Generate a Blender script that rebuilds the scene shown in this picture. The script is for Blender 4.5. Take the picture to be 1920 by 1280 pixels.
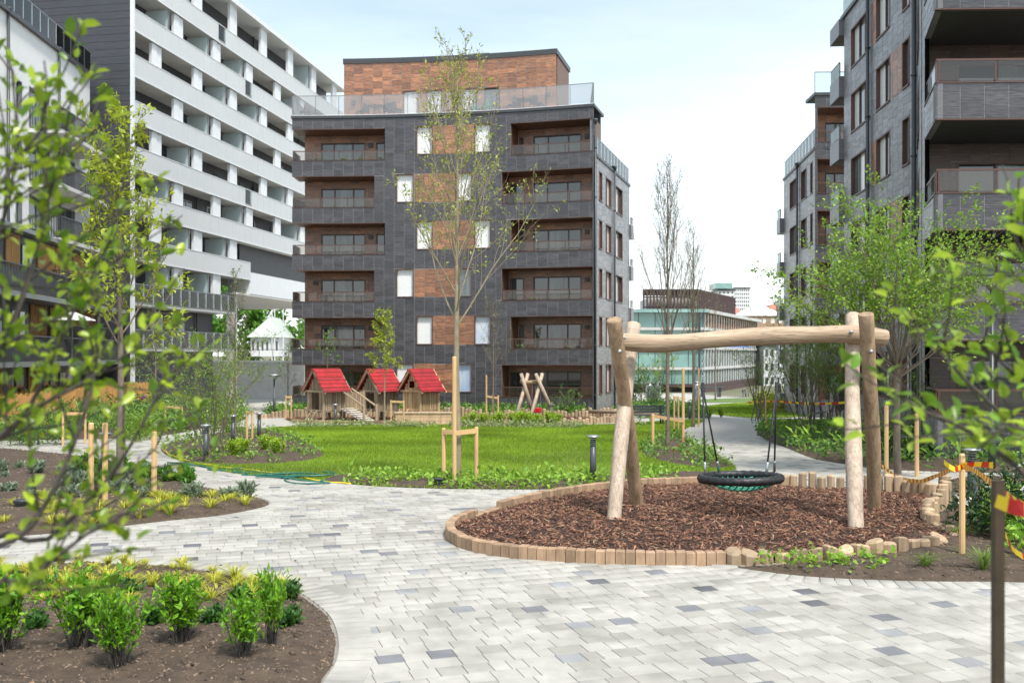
import bpy, math, random
import numpy as np
from mathutils import Vector, Matrix, noise
from mathutils.geometry import delaunay_2d_cdt
S = bpy.context.scene
for o in list(bpy.data.objects): bpy.data.objects.remove(o)
C = S.collection
R = math.radians
# ------------------------------------------------------------------ camera, world, sun, exposure
FP, CX, HY, CH = 1800.0, 960.0, 665.0, 2.4        # focal length in photo pixels, centre, horizon row, eye height
cd = bpy.data.cameras.new('camera'); cam = bpy.data.objects.new('camera', cd); C.objects.link(cam)
cam.location = (0, 0, CH); cam.rotation_euler = (R(90), 0, 0)
cd.sensor_width = 36; cd.lens = 36*FP/1920; cd.shift_y = (HY-640)/1920; cd.shift_x = 0
cd.clip_start = .05; cd.clip_end = 6000
cd.dof.use_dof = True; cd.dof.focus_distance = 14.5; cd.dof.aperture_fstop = 2.6
S.camera = cam
SUN_EL, SUN_AZ = 60, 150                          # azimuth clockwise from +Y
W = bpy.data.worlds.new('World'); S.world = W; W.use_nodes = True
nt = W.node_tree; nt.nodes.clear()
out = nt.nodes.new('ShaderNodeOutputWorld'); bg = nt.nodes.new('ShaderNodeBackground')
sky = nt.nodes.new('ShaderNodeTexSky'); sky.sky_type = 'NISHITA'; sky.sun_disc = False
sky.sun_elevation = R(SUN_EL); sky.sun_rotation = R(SUN_AZ); sky.air_density = 1.0; sky.dust_density = 1.0; sky.ozone_density = 1.0
tc = nt.nodes.new('ShaderNodeTexCoord'); sep = nt.nodes.new('ShaderNodeSeparateXYZ')
nt.links.new(tc.outputs['Generated'], sep.inputs[0])
mpw = nt.nodes.new('ShaderNodeMapping'); mpw.inputs['Scale'].default_value = (1.2, 1.2, 5)
nt.links.new(tc.outputs['Generated'], mpw.inputs[0])
nz = nt.nodes.new('ShaderNodeTexNoise'); nz.inputs['Scale'].default_value = 2.2; nz.inputs['Detail'].default_value = 6; nz.inputs['Roughness'].default_value = .55
nt.links.new(mpw.outputs[0], nz.inputs['Vector'])
cr = nt.nodes.new('ShaderNodeMapRange'); cr.inputs[1].default_value = .0; cr.inputs[2].default_value = .34; cr.inputs[3].default_value = .90; cr.inputs[4].default_value = .36
nt.links.new(sep.outputs['Z'], cr.inputs[0])
ad = nt.nodes.new('ShaderNodeMath'); ad.operation = 'MULTIPLY_ADD'; ad.inputs[1].default_value = .55; 
sb = nt.nodes.new('ShaderNodeMath'); sb.operation = 'SUBTRACT'; sb.inputs[1].default_value = .5
nt.links.new(nz.outputs['Fac'], sb.inputs[0]); nt.links.new(sb.outputs[0], ad.inputs[0]); nt.links.new(cr.outputs[0], ad.inputs[2]); ad.use_clamp = True
mx = nt.nodes.new('ShaderNodeMix'); mx.data_type = 'RGBA'; mx.inputs['B'].default_value = (8.3, 8.5, 8.8, 1)
tn_ = nt.nodes.new('ShaderNodeMix'); tn_.data_type = 'RGBA'; tn_.blend_type = 'MULTIPLY'; tn_.inputs['Factor'].default_value = 1; tn_.inputs['B'].default_value = (1.05, 1.22, 1.06, 1)
nt.links.new(sky.outputs[0], tn_.inputs['A']); nt.links.new(ad.outputs[0], mx.inputs['Factor']); nt.links.new(tn_.outputs['Result'], mx.inputs['A'])
nt.links.new(mx.outputs['Result'], bg.inputs[0]); bg.inputs[1].default_value = .11
nt.links.new(bg.outputs[0], out.inputs[0])
sl = bpy.data.lights.new('sun', 'SUN'); sl.energy = 2.9; sl.angle = R(9); sl.color = (1, .96, .9)
so = bpy.data.objects.new('sun', sl); C.objects.link(so)
az, el = R(SUN_AZ), R(SUN_EL)
sd = Vector((math.sin(az)*math.cos(el), math.cos(az)*math.cos(el), math.sin(el)))
so.rotation_euler = sd.to_track_quat('Z', 'Y').to_euler(); so.location = sd*60
S.view_settings.view_transform = 'Standard'; S.view_settings.look = 'None'; S.view_settings.exposure = 0.78; S.view_settings.gamma = 1
S.render.resolution_x = 1024; S.render.resolution_y = 682
S.render.engine = 'CYCLES'
# ------------------------------------------------------------------ helpers
def gz(y): return -0.025*min(max(0.0, y-14), 146)
def G(px, py, zo=0):                              # photo pixel -> point on the ground
    k = (py-HY)/FP
    Y = CH/k
    if Y > 14: Y = (CH-.35)/max(k-.025, .011)
    return Vector(((px-CX)/FP*Y, Y, gz(Y)+zo))
def A(px, py, Y): return Vector(((px-CX)/FP*Y, Y, CH+(HY-py)/FP*Y))   # photo pixel at a known distance
def proj(p): return (CX+FP*p[0]/p[1], HY-FP*(p[2]-CH)/p[1])
def smooth(pts, n=6, closed=False):
    P = [Vector(p) for p in pts]; m = len(P); o = []
    rng_ = range(m if closed else m-1)
    for i in rng_:
        if closed: a, b, c, d = P[i-1], P[i], P[(i+1) % m], P[(i+2) % m]
        else: a, b, c, d = P[max(i-1, 0)], P[i], P[i+1], P[min(i+2, m-1)]
        for j in range(n):
            t = j/n
            o.append(.5*((2*b)+(c-a)*t+(2*a-5*b+4*c-d)*t*t+(3*b-a-3*c+d)*t**3))
    if not closed: o.append(P[-1])
    return o
def resample(pts, step):
    out = [pts[0]]; acc = 0; seg = []
    L = [0]
    for a, b in zip(pts, pts[1:]): L.append(L[-1]+(b-a).length)
    n = max(1, round(L[-1]/step)); j = 0; o = []
    for i in range(n+1):
        s = L[-1]*i/n
        while j < len(L)-2 and L[j+1] < s: j += 1
        t = (s-L[j])/max(1e-9, L[j+1]-L[j]); o.append(pts[j].lerp(pts[j+1], min(1, t)))
    return o
def inpoly(x, y, poly):
    c = False; j = len(poly)-1
    for i in range(len(poly)):
        xi, yi, xj, yj = poly[i][0], poly[i][1], poly[j][0], poly[j][1]
        if (yi > y) != (yj > y) and x < (xj-xi)*(y-yi)/(yj-yi)+xi: c = not c
        j = i
    return c
def inpoly_np(X, Y, poly):
    c = np.zeros(X.shape, bool); j = len(poly)-1
    for i in range(len(poly)):
        xi, yi, xj, yj = poly[i][0], poly[i][1], poly[j][0], poly[j][1]
        if yi != yj: c ^= ((yi > Y) != (yj > Y)) & (X < (xj-xi)*(Y-yi)/(yj-yi)+xi)
        j = i
    return c
def edged(x, y, poly):
    d = 1e9; n = len(poly)
    for i in range(n):
        ax, ay = poly[i][0], poly[i][1]; bx, by = poly[(i+1) % n][0]-ax, poly[(i+1) % n][1]-ay
        t = max(0, min(1, ((x-ax)*bx+(y-ay)*by)/max(1e-9, bx*bx+by*by)))
        d = min(d, (x-ax-t*bx)**2+(y-ay-t*by)**2)
    return math.sqrt(d)
def edged_np(X, Y, poly):
    d = np.full(X.shape, 1e9); n = len(poly)
    for i in range(n):
        ax, ay = poly[i][0], poly[i][1]; bx, by = poly[(i+1) % n][0]-ax, poly[(i+1) % n][1]-ay
        t = np.clip(((X-ax)*bx+(Y-ay)*by)/max(1e-9, bx*bx+by*by), 0, 1); d = np.minimum(d, (X-ax-t*bx)**2+(Y-ay-t*by)**2)
    return np.sqrt(d)
class MB:
    def __init__(s): s.v = []; s.f = []; s.c = []; s.m = []
    def add(s, vs, fs, col=None, mi=0):
        n = len(s.v); s.v += [tuple(p) for p in vs]
        for f in fs: s.f.append(tuple(i+n for i in f)); s.m.append(mi)
        if col is not None: s.c += [col]*len(vs)
        return s
    def box(s, x0, x1, y0, y1, z0, z1, col=None, mi=0):
        return s.add([(x0,y0,z0),(x1,y0,z0),(x1,y1,z0),(x0,y1,z0),(x0,y0,z1),(x1,y0,z1),(x1,y1,z1),(x0,y1,z1)],
              [(0,3,2,1),(4,5,6,7),(0,1,5,4),(1,2,6,5),(2,3,7,6),(3,0,4,7)], col, mi)
    def beam(s, a, b, w, h, up=(0, 0, 1), col=None, mi=0):
        a, b = Vector(a), Vector(b); t = (b-a).normalized(); up = Vector(up)
        if abs(t.dot(up)) > .98: up = Vector((1, 0, 0))
        x = t.cross(up).normalized(); y = x.cross(t); x *= w/2; y *= h/2
        return s.add([a-x-y, a+x-y, a+x+y, a-x+y, b-x-y, b+x-y, b+x+y, b-x+y],
              [(0,3,2,1),(4,5,6,7),(0,1,5,4),(1,2,6,5),(2,3,7,6),(3,0,4,7)], col, mi)
    def tube(s, pts, rad, n=6, col=None, cap=True, mi=0):
        pts = [Vector(p) for p in pts]; m = len(pts)
        if not hasattr(rad, '__len__'): rad = [rad]*m
        vs = []; prev = None
        for i, p in enumerate(pts):
            t = (pts[min(i+1, m-1)]-pts[max(i-1, 0)])
            t = t.normalized() if t.length > 1e-9 else Vector((0, 0, 1))
            if prev is None: x = t.orthogonal().normalized()
            else:
                x = prev-t*prev.dot(t); x = x.normalized() if x.length > 1e-6 else t.orthogonal().normalized()
            prev = x; y = t.cross(x)
            for k in range(n):
                a = 2*math.pi*k/n; vs.append(p+(x*math.cos(a)+y*math.sin(a))*rad[i])
        fs = [(i*n+k, i*n+(k+1) % n, (i+1)*n+(k+1) % n, (i+1)*n+k) for i in range(m-1) for k in range(n)]
        if cap: fs += [tuple(range(n-1, -1, -1)), tuple(range((m-1)*n, m*n))]
        return s.add(vs, fs, col, mi)
    def lathe(s, prof, n=16, c=(0, 0, 0), col=None, mi=0):
        vs = []; m = len(prof)
        for r, z in prof:
            for k in range(n):
                a = 2*math.pi*k/n; vs.append((c[0]+r*math.cos(a), c[1]+r*math.sin(a), c[2]+z))
        fs = [(i*n+k, i*n+(k+1) % n, (i+1)*n+(k+1) % n, (i+1)*n+k) for i in range(m-1) for k in range(n)]
        fs += [tuple(range(n-1, -1, -1)), tuple(range((m-1)*n, m*n))]
        return s.add(vs, fs, col, mi)
    def build(s, name, mat, parent=None, smooth=False):
        me = bpy.data.meshes.new(name); me.from_pydata(s.v, [], s.f)
        for q in (mat if isinstance(mat, (list, tuple)) else [mat]): me.materials.append(q)
        if any(s.m): me.polygons.foreach_set('material_index', s.m)
        if s.c and len(s.c) == len(s.v):
            at = me.attributes.new('col', 'FLOAT_COLOR', 'POINT')
            at.data.foreach_set('color', np.array([(c[0], c[1], c[2], 1) for c in s.c], np.float32).ravel())
        if smooth: me.polygons.foreach_set('use_smooth', [True]*len(me.polygons))
        me.update()
        return link(name, me, parent)
def link(name, me, parent=None):
    o = bpy.data.objects.new(name, me); C.objects.link(o)
    if parent is not None:
        o.parent = parent; w = parent
        M = Matrix.Identity(4)
        while w is not None:
            M = Matrix.Translation(w.location) @ w.rotation_euler.to_matrix().to_4x4() @ M if w.type == 'EMPTY' else M
            w = w.parent
        o.matrix_parent_inverse = M.inverted() if parent.type == 'EMPTY' else Matrix.Identity(4)
    return o
def np_mesh(name, V, F, mat, parent=None, col=None, smooth=False, mi=None):
    me = bpy.data.meshes.new(name); V = np.asarray(V, np.float32); F = np.asarray(F, np.int32); k = F.shape[1]
    me.vertices.add(len(V)); me.vertices.foreach_set('co', V.ravel())
    me.loops.add(F.size); me.loops.foreach_set('vertex_index', F.ravel())
    me.polygons.add(len(F)); me.polygons.foreach_set('loop_start', np.arange(0, F.size, k, dtype=np.int32))
    for q in (mat if isinstance(mat, (list, tuple)) else [mat]): me.materials.append(q)
    if mi is not None: me.polygons.foreach_set('material_index', np.asarray(mi, np.int32))
    if col is not None:
        at = me.attributes.new('col', 'FLOAT_COLOR', 'POINT')
        at.data.foreach_set('color', np.c_[col, np.ones(len(V))].astype(np.float32).ravel())
    me.update(calc_edges=True); me.validate()
    if smooth: me.polygons.foreach_set('use_smooth', [True]*len(me.polygons))
    return link(name, me, parent)
def tag(o, label=None, cat=None, group=None, kind=None):
    if label: o['label'] = label
    if cat: o['category'] = cat
    if group: o['group'] = group
    if kind: o['kind'] = kind
    return o
def thing(name, label, cat, loc=(0, 0, 0), rz=0, group=None):
    o = bpy.data.objects.new(name, None); C.objects.link(o); o.empty_display_size = .2
    o.location = loc; o.rotation_euler = (0, 0, rz); return tag(o, label, cat, group)
def local(name, mb, mat, parent, smooth=False):   # mesh already in the parent's own coordinates
    o = mb.build(name, mat, None, smooth); o.parent = parent; return o
def dup(root, loc, rz=0, sc=1, label=None, group=None):
    def cp(o, par):
        c = o.copy(); C.objects.link(c); c.parent = par
        if par is not None: c.matrix_parent_inverse = o.matrix_parent_inverse.copy()
        for ch in o.children: cp(ch, c)
        return c
    r = cp(root, None); r.location = loc; r.rotation_euler = (0, 0, rz)
    r.scale = (sc, sc, sc) if not hasattr(sc, '__len__') else sc
    return tag(r, label, None, group)
# ------------------------------------------------------------------ materials
MATS = {}
def pm(name, col=(.5, .5, .5), rough=.6, var=.15, scale=6, bump=.1, bscale=40, spec=.5, metal=0, attr=False, stretch=(1, 1, 1), coords='Object',
       trans=0, col2=None, detail=5, ior=1.5, coat=0, objcol=False, crack=0, stain=0):
    m = bpy.data.materials.new(name); m.use_nodes = True; n = m.node_tree.nodes; l = m.node_tree.links
    p = n['Principled BSDF']; p.inputs['Roughness'].default_value = rough; p.inputs['Metallic'].default_value = metal
    p.inputs['Specular IOR Level'].default_value = spec; p.inputs['IOR'].default_value = ior; p.inputs['Coat Weight'].default_value = coat
    t = n.new('ShaderNodeTexCoord'); mp = n.new('ShaderNodeMapping'); mp.inputs['Scale'].default_value = stretch
    if coords == 'World':
        g = n.new('ShaderNodeNewGeometry'); l.new(g.outputs['Position'], mp.inputs[0])
    else: l.new(t.outputs[coords], mp.inputs[0])
    nz = n.new('ShaderNodeTexNoise'); nz.inputs['Scale'].default_value = scale; nz.inputs['Detail'].default_value = detail; nz.inputs['Roughness'].default_value = .6
    l.new(mp.outputs[0], nz.inputs['Vector'])
    if attr or objcol:
        if attr:
            a = n.new('ShaderNodeAttribute'); a.attribute_name = 'col'; csrc = a.outputs['Color']
        else:
            a = n.new('ShaderNodeObjectInfo'); csrc = a.outputs['Color']
    else:
        a = n.new('ShaderNodeRGB'); a.outputs[0].default_value = (*col, 1); csrc = a.outputs[0]
    mr = n.new('ShaderNodeMapRange'); mr.inputs[1].default_value = .25; mr.inputs[2].default_value = .75
    l.new(nz.outputs['Fac'], mr.inputs[0])
    mixn = n.new('ShaderNodeMix'); mixn.data_type = 'RGBA'
    if col2:
        l.new(mr.outputs[0], mixn.inputs['Factor']); l.new(csrc, mixn.inputs['A']); mixn.inputs['B'].default_value = (*col2, 1)
    else:
        mixn.blend_type = 'MULTIPLY'; mixn.inputs['Factor'].default_value = 1
        mr.inputs[3].default_value = 1-var; mr.inputs[4].default_value = 1+var
        l.new(csrc, mixn.inputs['A']); l.new(mr.outputs[0], mixn.inputs['B'])
    cout = mixn.outputs['Result']
    if crack or stain:                             # thin splits along the grain, or broad weather stains
        nc = n.new('ShaderNodeTexNoise'); nc.inputs['Scale'].default_value = crack or stain; nc.inputs['Detail'].default_value = 3 if crack else 7; l.new(mp.outputs[0], nc.inputs['Vector'])
        m1 = n.new('ShaderNodeMapRange'); mm = n.new('ShaderNodeMix'); mm.data_type = 'RGBA'; mm.blend_type = 'MULTIPLY'; mm.inputs['Factor'].default_value = 1
        l.new(m1.outputs[0], mm.inputs['B']); l.new(cout, mm.inputs['A']); cout = mm.outputs['Result']
        if crack:
            s1 = n.new('ShaderNodeMath'); s1.operation = 'SUBTRACT'; s1.inputs[1].default_value = .5; s2 = n.new('ShaderNodeMath'); s2.operation = 'ABSOLUTE'
            l.new(nc.outputs['Fac'], s1.inputs[0]); l.new(s1.outputs[0], s2.inputs[0]); l.new(s2.outputs[0], m1.inputs[0])
            m1.inputs[1].default_value = 0; m1.inputs[2].default_value = .028; m1.inputs[3].default_value = .58; m1.inputs[4].default_value = 1
        else:
            l.new(nc.outputs['Fac'], m1.inputs[0]); m1.inputs[1].default_value = .38; m1.inputs[2].default_value = .58; m1.inputs[3].default_value = .80; m1.inputs[4].default_value = 1.04
    l.new(cout, p.inputs['Base Color'])
    if bump:
        nb = n.new('ShaderNodeTexNoise'); nb.inputs['Scale'].default_value = bscale; nb.inputs['Detail'].default_value = 4
        l.new(mp.outputs[0], nb.inputs['Vector'])
        b = n.new('ShaderNodeBump'); b.inputs['Strength'].default_value = bump; b.inputs['Distance'].default_value = .02
        l.new(nb.outputs['Fac'], b.inputs['Height']); l.new(b.outputs[0], p.inputs['Normal'])
    if trans:
        tr = n.new('ShaderNodeBsdfTranslucent'); ms = n.new('ShaderNodeMixShader'); ms.inputs[0].default_value = trans
        l.new(mixn.outputs['Result'], tr.inputs[0]); o = n['Material Output']
        l.new(p.outputs[0], ms.inputs[1]); l.new(tr.outputs[0], ms.inputs[2]); l.new(ms.outputs[0], o.inputs[0])
    MATS[name] = m; return m
def glassmat(name, tint=(.9, .97, .95), fac=.12, rough=.02, diff=None):
    m = bpy.data.materials.new(name); m.use_nodes = True; n = m.node_tree.nodes; l = m.node_tree.links; n.remove(n['Principled BSDF'])
    tr = n.new('ShaderNodeBsdfTransparent'); tr.inputs[0].default_value = (*tint, 1)
    gl = n.new('ShaderNodeBsdfGlossy'); gl.inputs['Roughness'].default_value = rough
    fr = n.new('ShaderNodeFresnel'); fr.inputs[0].default_value = 1.5
    ms = n.new('ShaderNodeMixShader'); l.new(fr.outputs[0], ms.inputs[0]); l.new(tr.outputs[0], ms.inputs[1]); l.new(gl.outputs[0], ms.inputs[2])
    last = ms
    if diff:
        d = n.new('ShaderNodeBsdfDiffuse'); d.inputs[0].default_value = (*diff, 1); t2 = n.new('ShaderNodeBsdfTranslucent'); t2.inputs[0].default_value = (*diff, 1)
        m0 = n.new('ShaderNodeMixShader'); m0.inputs[0].default_value = .4; l.new(d.outputs[0], m0.inputs[1]); l.new(t2.outputs[0], m0.inputs[2])
        m2 = n.new('ShaderNodeMixShader'); m2.inputs[0].default_value = fac; l.new(ms.outputs[0], m2.inputs[1]); l.new(m0.outputs[0], m2.inputs[2]); last = m2
    l.new(last.outputs[0], n['Material Output'].inputs[0]); MATS[name] = m; return m
M_tile = pm('glazed_tile', rough=.36, var=.75, scale=3.5, bump=.05, bscale=8, attr=True, stretch=(1, 1, 9), coords='World', ior=1.6, spec=.5)
M_mortar = pm('tile_joint', (.25, .24, .245), .8, .1)
M_brownframe = pm('brown_metal', (.10, .048, .035), .4, .1, bump=0)
M_glassdark = pm('window_glass', (.02, .032, .034), .02, .6, .5, bump=.02, bscale=.4, spec=.8, ior=1.65, coords='World')
M_glassmid = pm('curtained_glass', (.10, .125, .13), .04, .85, .9, bump=.01, bscale=.5, spec=.8, ior=1.6, coords='World', stretch=(3, 3, .4))
M_blind = pm('white_blind', (.8, .8, .79), .35, .04, 1, bump=0, coat=.4)
M_film = pm('blue_film_blind', (.72, .75, .78), .3, .1, 1.2, bump=0, coat=.4, col2=(.25, .38, .6), coords='World', stretch=(1.2, 1.2, .5))
M_rail = glassmat('rail_glass')
M_railtint = glassmat('tinted_rail_glass', (.90, .87, .84), .04, .02, (.5, .42, .38))
M_terrace = glassmat('terrace_glass', (.96, .97, .97), .26, .03, (.74, .72, .72))
M_frost = glassmat('frosted_glass', (.85, .93, .93), .8, .1, (.74, .82, .83))
M_whitepanel = glassmat('white_glass_panel', (.9, .92, .92), .90, .12, (.86, .87, .88))
M_white = pm('white_render', (.78, .77, .76), .7, .05, 2, .05, 60)
M_whitemetal = pm('white_metal', (.70, .71, .72), .45, .05, 2, 0)
M_soffit = pm('soffit_paint', (.62, .60, .57), .7, .05, 2, 0)
M_greymetal = pm('grey_metal', (.24, .25, .26), .4, .08, 4, 0, metal=.4)
M_darkmetal = pm('dark_metal', (.045, .048, .052), .4, .1, 4, 0)
M_darkwall = pm('dark_cladding', (.052, .054, .062), .5, .25, 1.2, .1, 6, stretch=(1, 1, 10), coords='World')
M_concrete = pm('concrete', (.50, .48, .45), .8, .15, 1.5, .15, 20)
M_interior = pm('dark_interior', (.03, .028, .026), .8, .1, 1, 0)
M_pine = pm('pine_slat', (.50, .27, .09), .6, .2, 5, .08, 30, stretch=(1, 1, .2), coords='World')
M_stake = pm('sawn_pine', (.62, .40, .19), .65, .2, 9, .1, 60, stretch=(1, 1, .15))
M_log = pm('peeled_log', (.46, .32, .20), .65, .35, 11, .5, 30, crack=16, stretch=(1, 1, .07), col2=(.20, .125, .07), coords='World')
M_logpale = pm('weathered_log', (.60, .48, .37), .65, .3, 11, .5, 30, crack=16, stretch=(1, 1, .07), col2=(.36, .265, .19), coords='World')
M_beam = pm('peeled_beam', (.56, .42, .29), .65, .3, 11, .5, 30, crack=16, stretch=(.07, 1, 1), col2=(.27, .175, .105), coords='World')
M_logend = pm('log_palisade', (.50, .36, .225), .7, .3, 7, .3, 22, stretch=(1, 1, .2), attr=True, coords='World')
M_block = pm('wooden_block', rough=.75, var=.3, scale=12, bump=.3, bscale=40, attr=True, stretch=(1, 1, .3), coords='World')
M_playwood = pm('silvered_wood', (.36, .27, .185), .7, .3, 6, .15, 30, stretch=(1, 1, .2), attr=True, coords='World')
M_red = pm('red_paint', (.42, .012, .02), .6, .35, 3, .15, 30, attr=True)
M_bark = pm('tree_bark', (.17, .135, .10), .85, .35, 14, .5, 40, stretch=(1, 1, .4), coords='World')
M_barkpale = pm('pale_bark', (.28, .23, .15), .8, .35, 10, .4, 40, stretch=(1, 1, .5), coords='World')
M_barkdark = pm('dark_twig', (.06, .05, .042), .8, .3, 14, .3, 40)
M_leaf = pm('leaf', rough=.45, var=.15, scale=9, bump=0, attr=True, trans=.42, spec=.4)
M_leafgloss = pm('glossy_leaf', rough=.3, var=.15, scale=20, bump=.05, bscale=40, attr=True, trans=.38, spec=.5)
M_grass = pm('grass_blade', rough=.55, var=.2, scale=.35, bump=0, attr=True, trans=.4, coords='World', spec=.3)
M_soil = pm('soil', (.042, .028, .019), .95, .4, 7, 1.0, 30, coords='World', col2=(.11, .076, .050), detail=10)
M_mulchbase = pm('mulch_base', (.04, .018, .011), .95, .4, 12, .8, 40, coords='World')
M_chip = pm('bark_chip', rough=.8, var=.25, scale=30, bump=.1, attr=True)
M_lawnbase = pm('lawn_ground', (.07, .13, .02), .9, .25, 1.2, .3, 30, coords='World', col2=(.12, .17, .03))
M_ground = pm('rough_ground', (.11, .13, .06), .95, .3, .3, .4, 6, coords='World', col2=(.16, .14, .09))
M_joint = pm('joint_sand', (.24, .22, .19), .95, .15, 8, .3, 60, coords='World')
M_paver = pm('concrete_paver', rough=.75, var=.15, scale=5, bump=.12, bscale=70, attr=True, coords='World', detail=8, stain=1.3)
M_paverobj = pm('concrete_paver_single', rough=.75, var=.15, scale=5, bump=.12, bscale=70, objcol=True, coords='World', detail=8, stain=1.3)
M_black = pm('black_rubber', (.018, .018, .02), .45, .2, 30, .3, 60)
M_rope = pm('black_rope', (.02, .02, .025), .6, .2, 80, .3, 120)
M_steel = pm('galvanised_steel', (.48, .50, .52), .35, .12, 5, .05, 20, metal=.8)
M_net = pm('green_net', (.02, .30, .20), .5, .1, 10, 0)
M_hose = pm('green_hose', (.015, .13, .10), .35, .1, 4, 0)
M_yellow = pm('yellow_plastic', (.85, .62, .03), .45, .05, 4, 0)
M_redtape = pm('red_plastic', (.55, .02, .02), .4, .05, 4, 0)
M_greypaint = pm('bollard_paint', (.055, .062, .068), .4, .1, 6, 0)
M_roofdark = pm('dark_flashing', (.05, .052, .056), .4, .1, 3, 0)
M_teal = pm('green_glass', (.22, .38, .35), .12, .25, .25, 0, coords='World', spec=.7)
M_louvre = pm('brown_louvre', (.075, .040, .040), .6, .2, 1, 0, coords='World')
M_finpale = pm('pale_fin', (.55, .54, .52), .5, .1, 1, 0)
M_finorange = pm('terracotta_panel', (.45, .23, .14), .7, .1, 1, 0)
M_tower = pm('tower_render', (.68, .68, .68), .7, .05, .1, 0)
M_brickfar = pm('far_brick', (.36, .24, .16), .8, .1, .2, 0)
M_redroof = pm('red_roof', (.48, .17, .12), .8, .15, .3, 0)
M_greenroof = pm('copper_roof', (.46, .50, .46), .7, .1, .5, 0)
M_blue = pm('blue_panel', (.02, .16, .55), .3, .05, 1, 0)
M_flower = pm('white_petal', (.8, .78, .76), .6, .05, 5, 0, trans=.3)
def leaves_np(pos, dirs, rng, size, wid, cols, name, mat, parent, jit=.05, droop=.2, up=.3, fold=.12, per=1, six=False):
    n = len(pos)*per
    if n == 0: return None
    p = np.repeat(np.asarray(pos), per, 0)+rng.normal(0, jit, (n, 3)); d = np.repeat(np.asarray(dirs), per, 0)
    a = d*.6+rng.normal(0, .75, (n, 3)); a[:, 2] += up-droop*rng.random(n); a /= np.linalg.norm(a, axis=1)[:, None]+1e-9
    h = rng.normal(0, .45, (n, 3)); h[:, 2] += 1.0; b = np.cross(a, h); b /= np.linalg.norm(b, axis=1)[:, None]+1e-9; nn = np.cross(b, a)
    L = size*rng.uniform(.6, 1.25, n)[:, None]; Wd = L*wid*rng.uniform(.8, 1.2, n)[:, None]; f = L*fold
    if six:
        vs = [p, p+a*L*.3+b*Wd*.42+nn*f, p+a*L*.68+b*Wd*.40+nn*f*.7, p+a*L-nn*f*.6, p+a*L*.68-b*Wd*.40+nn*f*.7, p+a*L*.3-b*Wd*.42+nn*f, p+a*L*.3, p+a*L*.68-nn*f*.2]
        fa = np.array([(0, 6, 1), (6, 7, 2), (6, 2, 1), (7, 3, 2), (0, 5, 6), (5, 4, 6), (6, 4, 7), (7, 4, 3)]); k = 8
    else:
        vs = [p, p+a*L*.45+b*Wd*.5+nn*f, p+a*L-nn*f*.5, p+a*L*.45-b*Wd*.5+nn*f]; fa = np.array([(0, 1, 2), (0, 2, 3)]); k = 4
    V = np.stack(vs, 1).reshape(-1, 3); Fc = (fa[None]+k*np.arange(n)[:, None, None]).reshape(-1, 3)
    t = rng.random(n)[:, None]; c = (np.array(cols[0])*(1-t)+np.array(cols[1])*t)*rng.uniform(.8, 1.2, n)[:, None]
    return np_mesh(name, V, Fc, mat, parent, np.repeat(c, k, 0))
# ------------------------------------------------------------------ facade tools
class Fac:
    def __init__(s, pts):
        s.p = [Vector((q[0], q[1])) for q in pts]; s.L = [0]
        for a, b in zip(s.p, s.p[1:]): s.L.append(s.L[-1]+(b-a).length)
        s.len = s.L[-1]
    def seg(s, u):
        j = 0
        while j < len(s.L)-2 and s.L[j+1] <= u: j += 1
        return j
    def P(s, u, z, d=0):
        j = s.seg(u); a, b = s.p[j], s.p[j+1]; t = (b-a).normalized(); q = a+t*(u-s.L[j])
        return Vector((q.x+t.y*d, q.y-t.x*d, z))
    def u(s, px):                                  # where a photo column meets the facade line
        lo, hi = -.3*s.len, 1.3*s.len
        f = lambda u: proj(s.P(u, 0))[0]-px
        sg = 1 if f(hi) > f(lo) else -1
        for _ in range(50):
            m = (lo+hi)/2
            if f(m)*sg < 0: lo = m
            else: hi = m
        return (lo+hi)/2
    def off(s, d):
        n = len(s.p); o = []
        for i in range(n):
            a = s.p[max(0, i-1)]; b = s.p[min(n-1, i+1)]; t = (b-a).normalized(); o.append((s.p[i].x+t.y*d, s.p[i].y-t.x*d))
        return Fac(o)
def fbox(mb, F, u0, u1, z0, z1, d0, d1, col=None, mi=0):
    us = [u0]+[x for x in F.L if u0+.02 < x < u1-.02 and 0 < x < F.len]+[u1]; vs = []
    for u in us: vs += [F.P(u, z0, d0), F.P(u, z0, d1), F.P(u, z1, d1), F.P(u, z1, d0)]
    fs = [(0, 1, 2, 3), tuple(4*(len(us)-1)+k for k in (3, 2, 1, 0))]
    for i in range(len(us)-1):
        for k in range(4): fs.append((4*i+k, 4*i+4+k, 4*i+4+(k+1) % 4, 4*i+(k+1) % 4))
    return mb.add(vs, fs, col, mi)
def rsub(r, holes):
    out = [r]
    for h in holes:
        nx = []
        for (a, b, c, d) in out:
            e, f, g, i = h
            if e >= b or f <= a or g >= d or i <= c: nx.append((a, b, c, d)); continue
            if g > c: nx.append((a, b, c, g))
            if i < d: nx.append((a, b, i, d))
            c2, d2 = max(c, g), min(d, i)
            if e > a: nx.append((a, e, c2, d2))
            if f < b: nx.append((f, b, c2, d2))
        out = nx
    return out
def dark_tone(rng): k = rng.uniform(.75, 1.3); return (.058*k, .054*k, .060*k)
def grey_tone(rng): k = rng.uniform(.8, 1.25); return (.23*k, .222*k, .232*k)
def shaded_brown_tone(rng): k = rng.uniform(.7, 1.3); return (.055*k, .028*k, .018*k)  # brown tile with the shade of the deep balconies put into its colour
def brown_tone(rng):
    k = rng.uniform(.7, 1.25); h = rng.random(); return ((.25+.12*h)*k, (.115+.045*h)*k, (.062+.016*h)*k)
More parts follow.
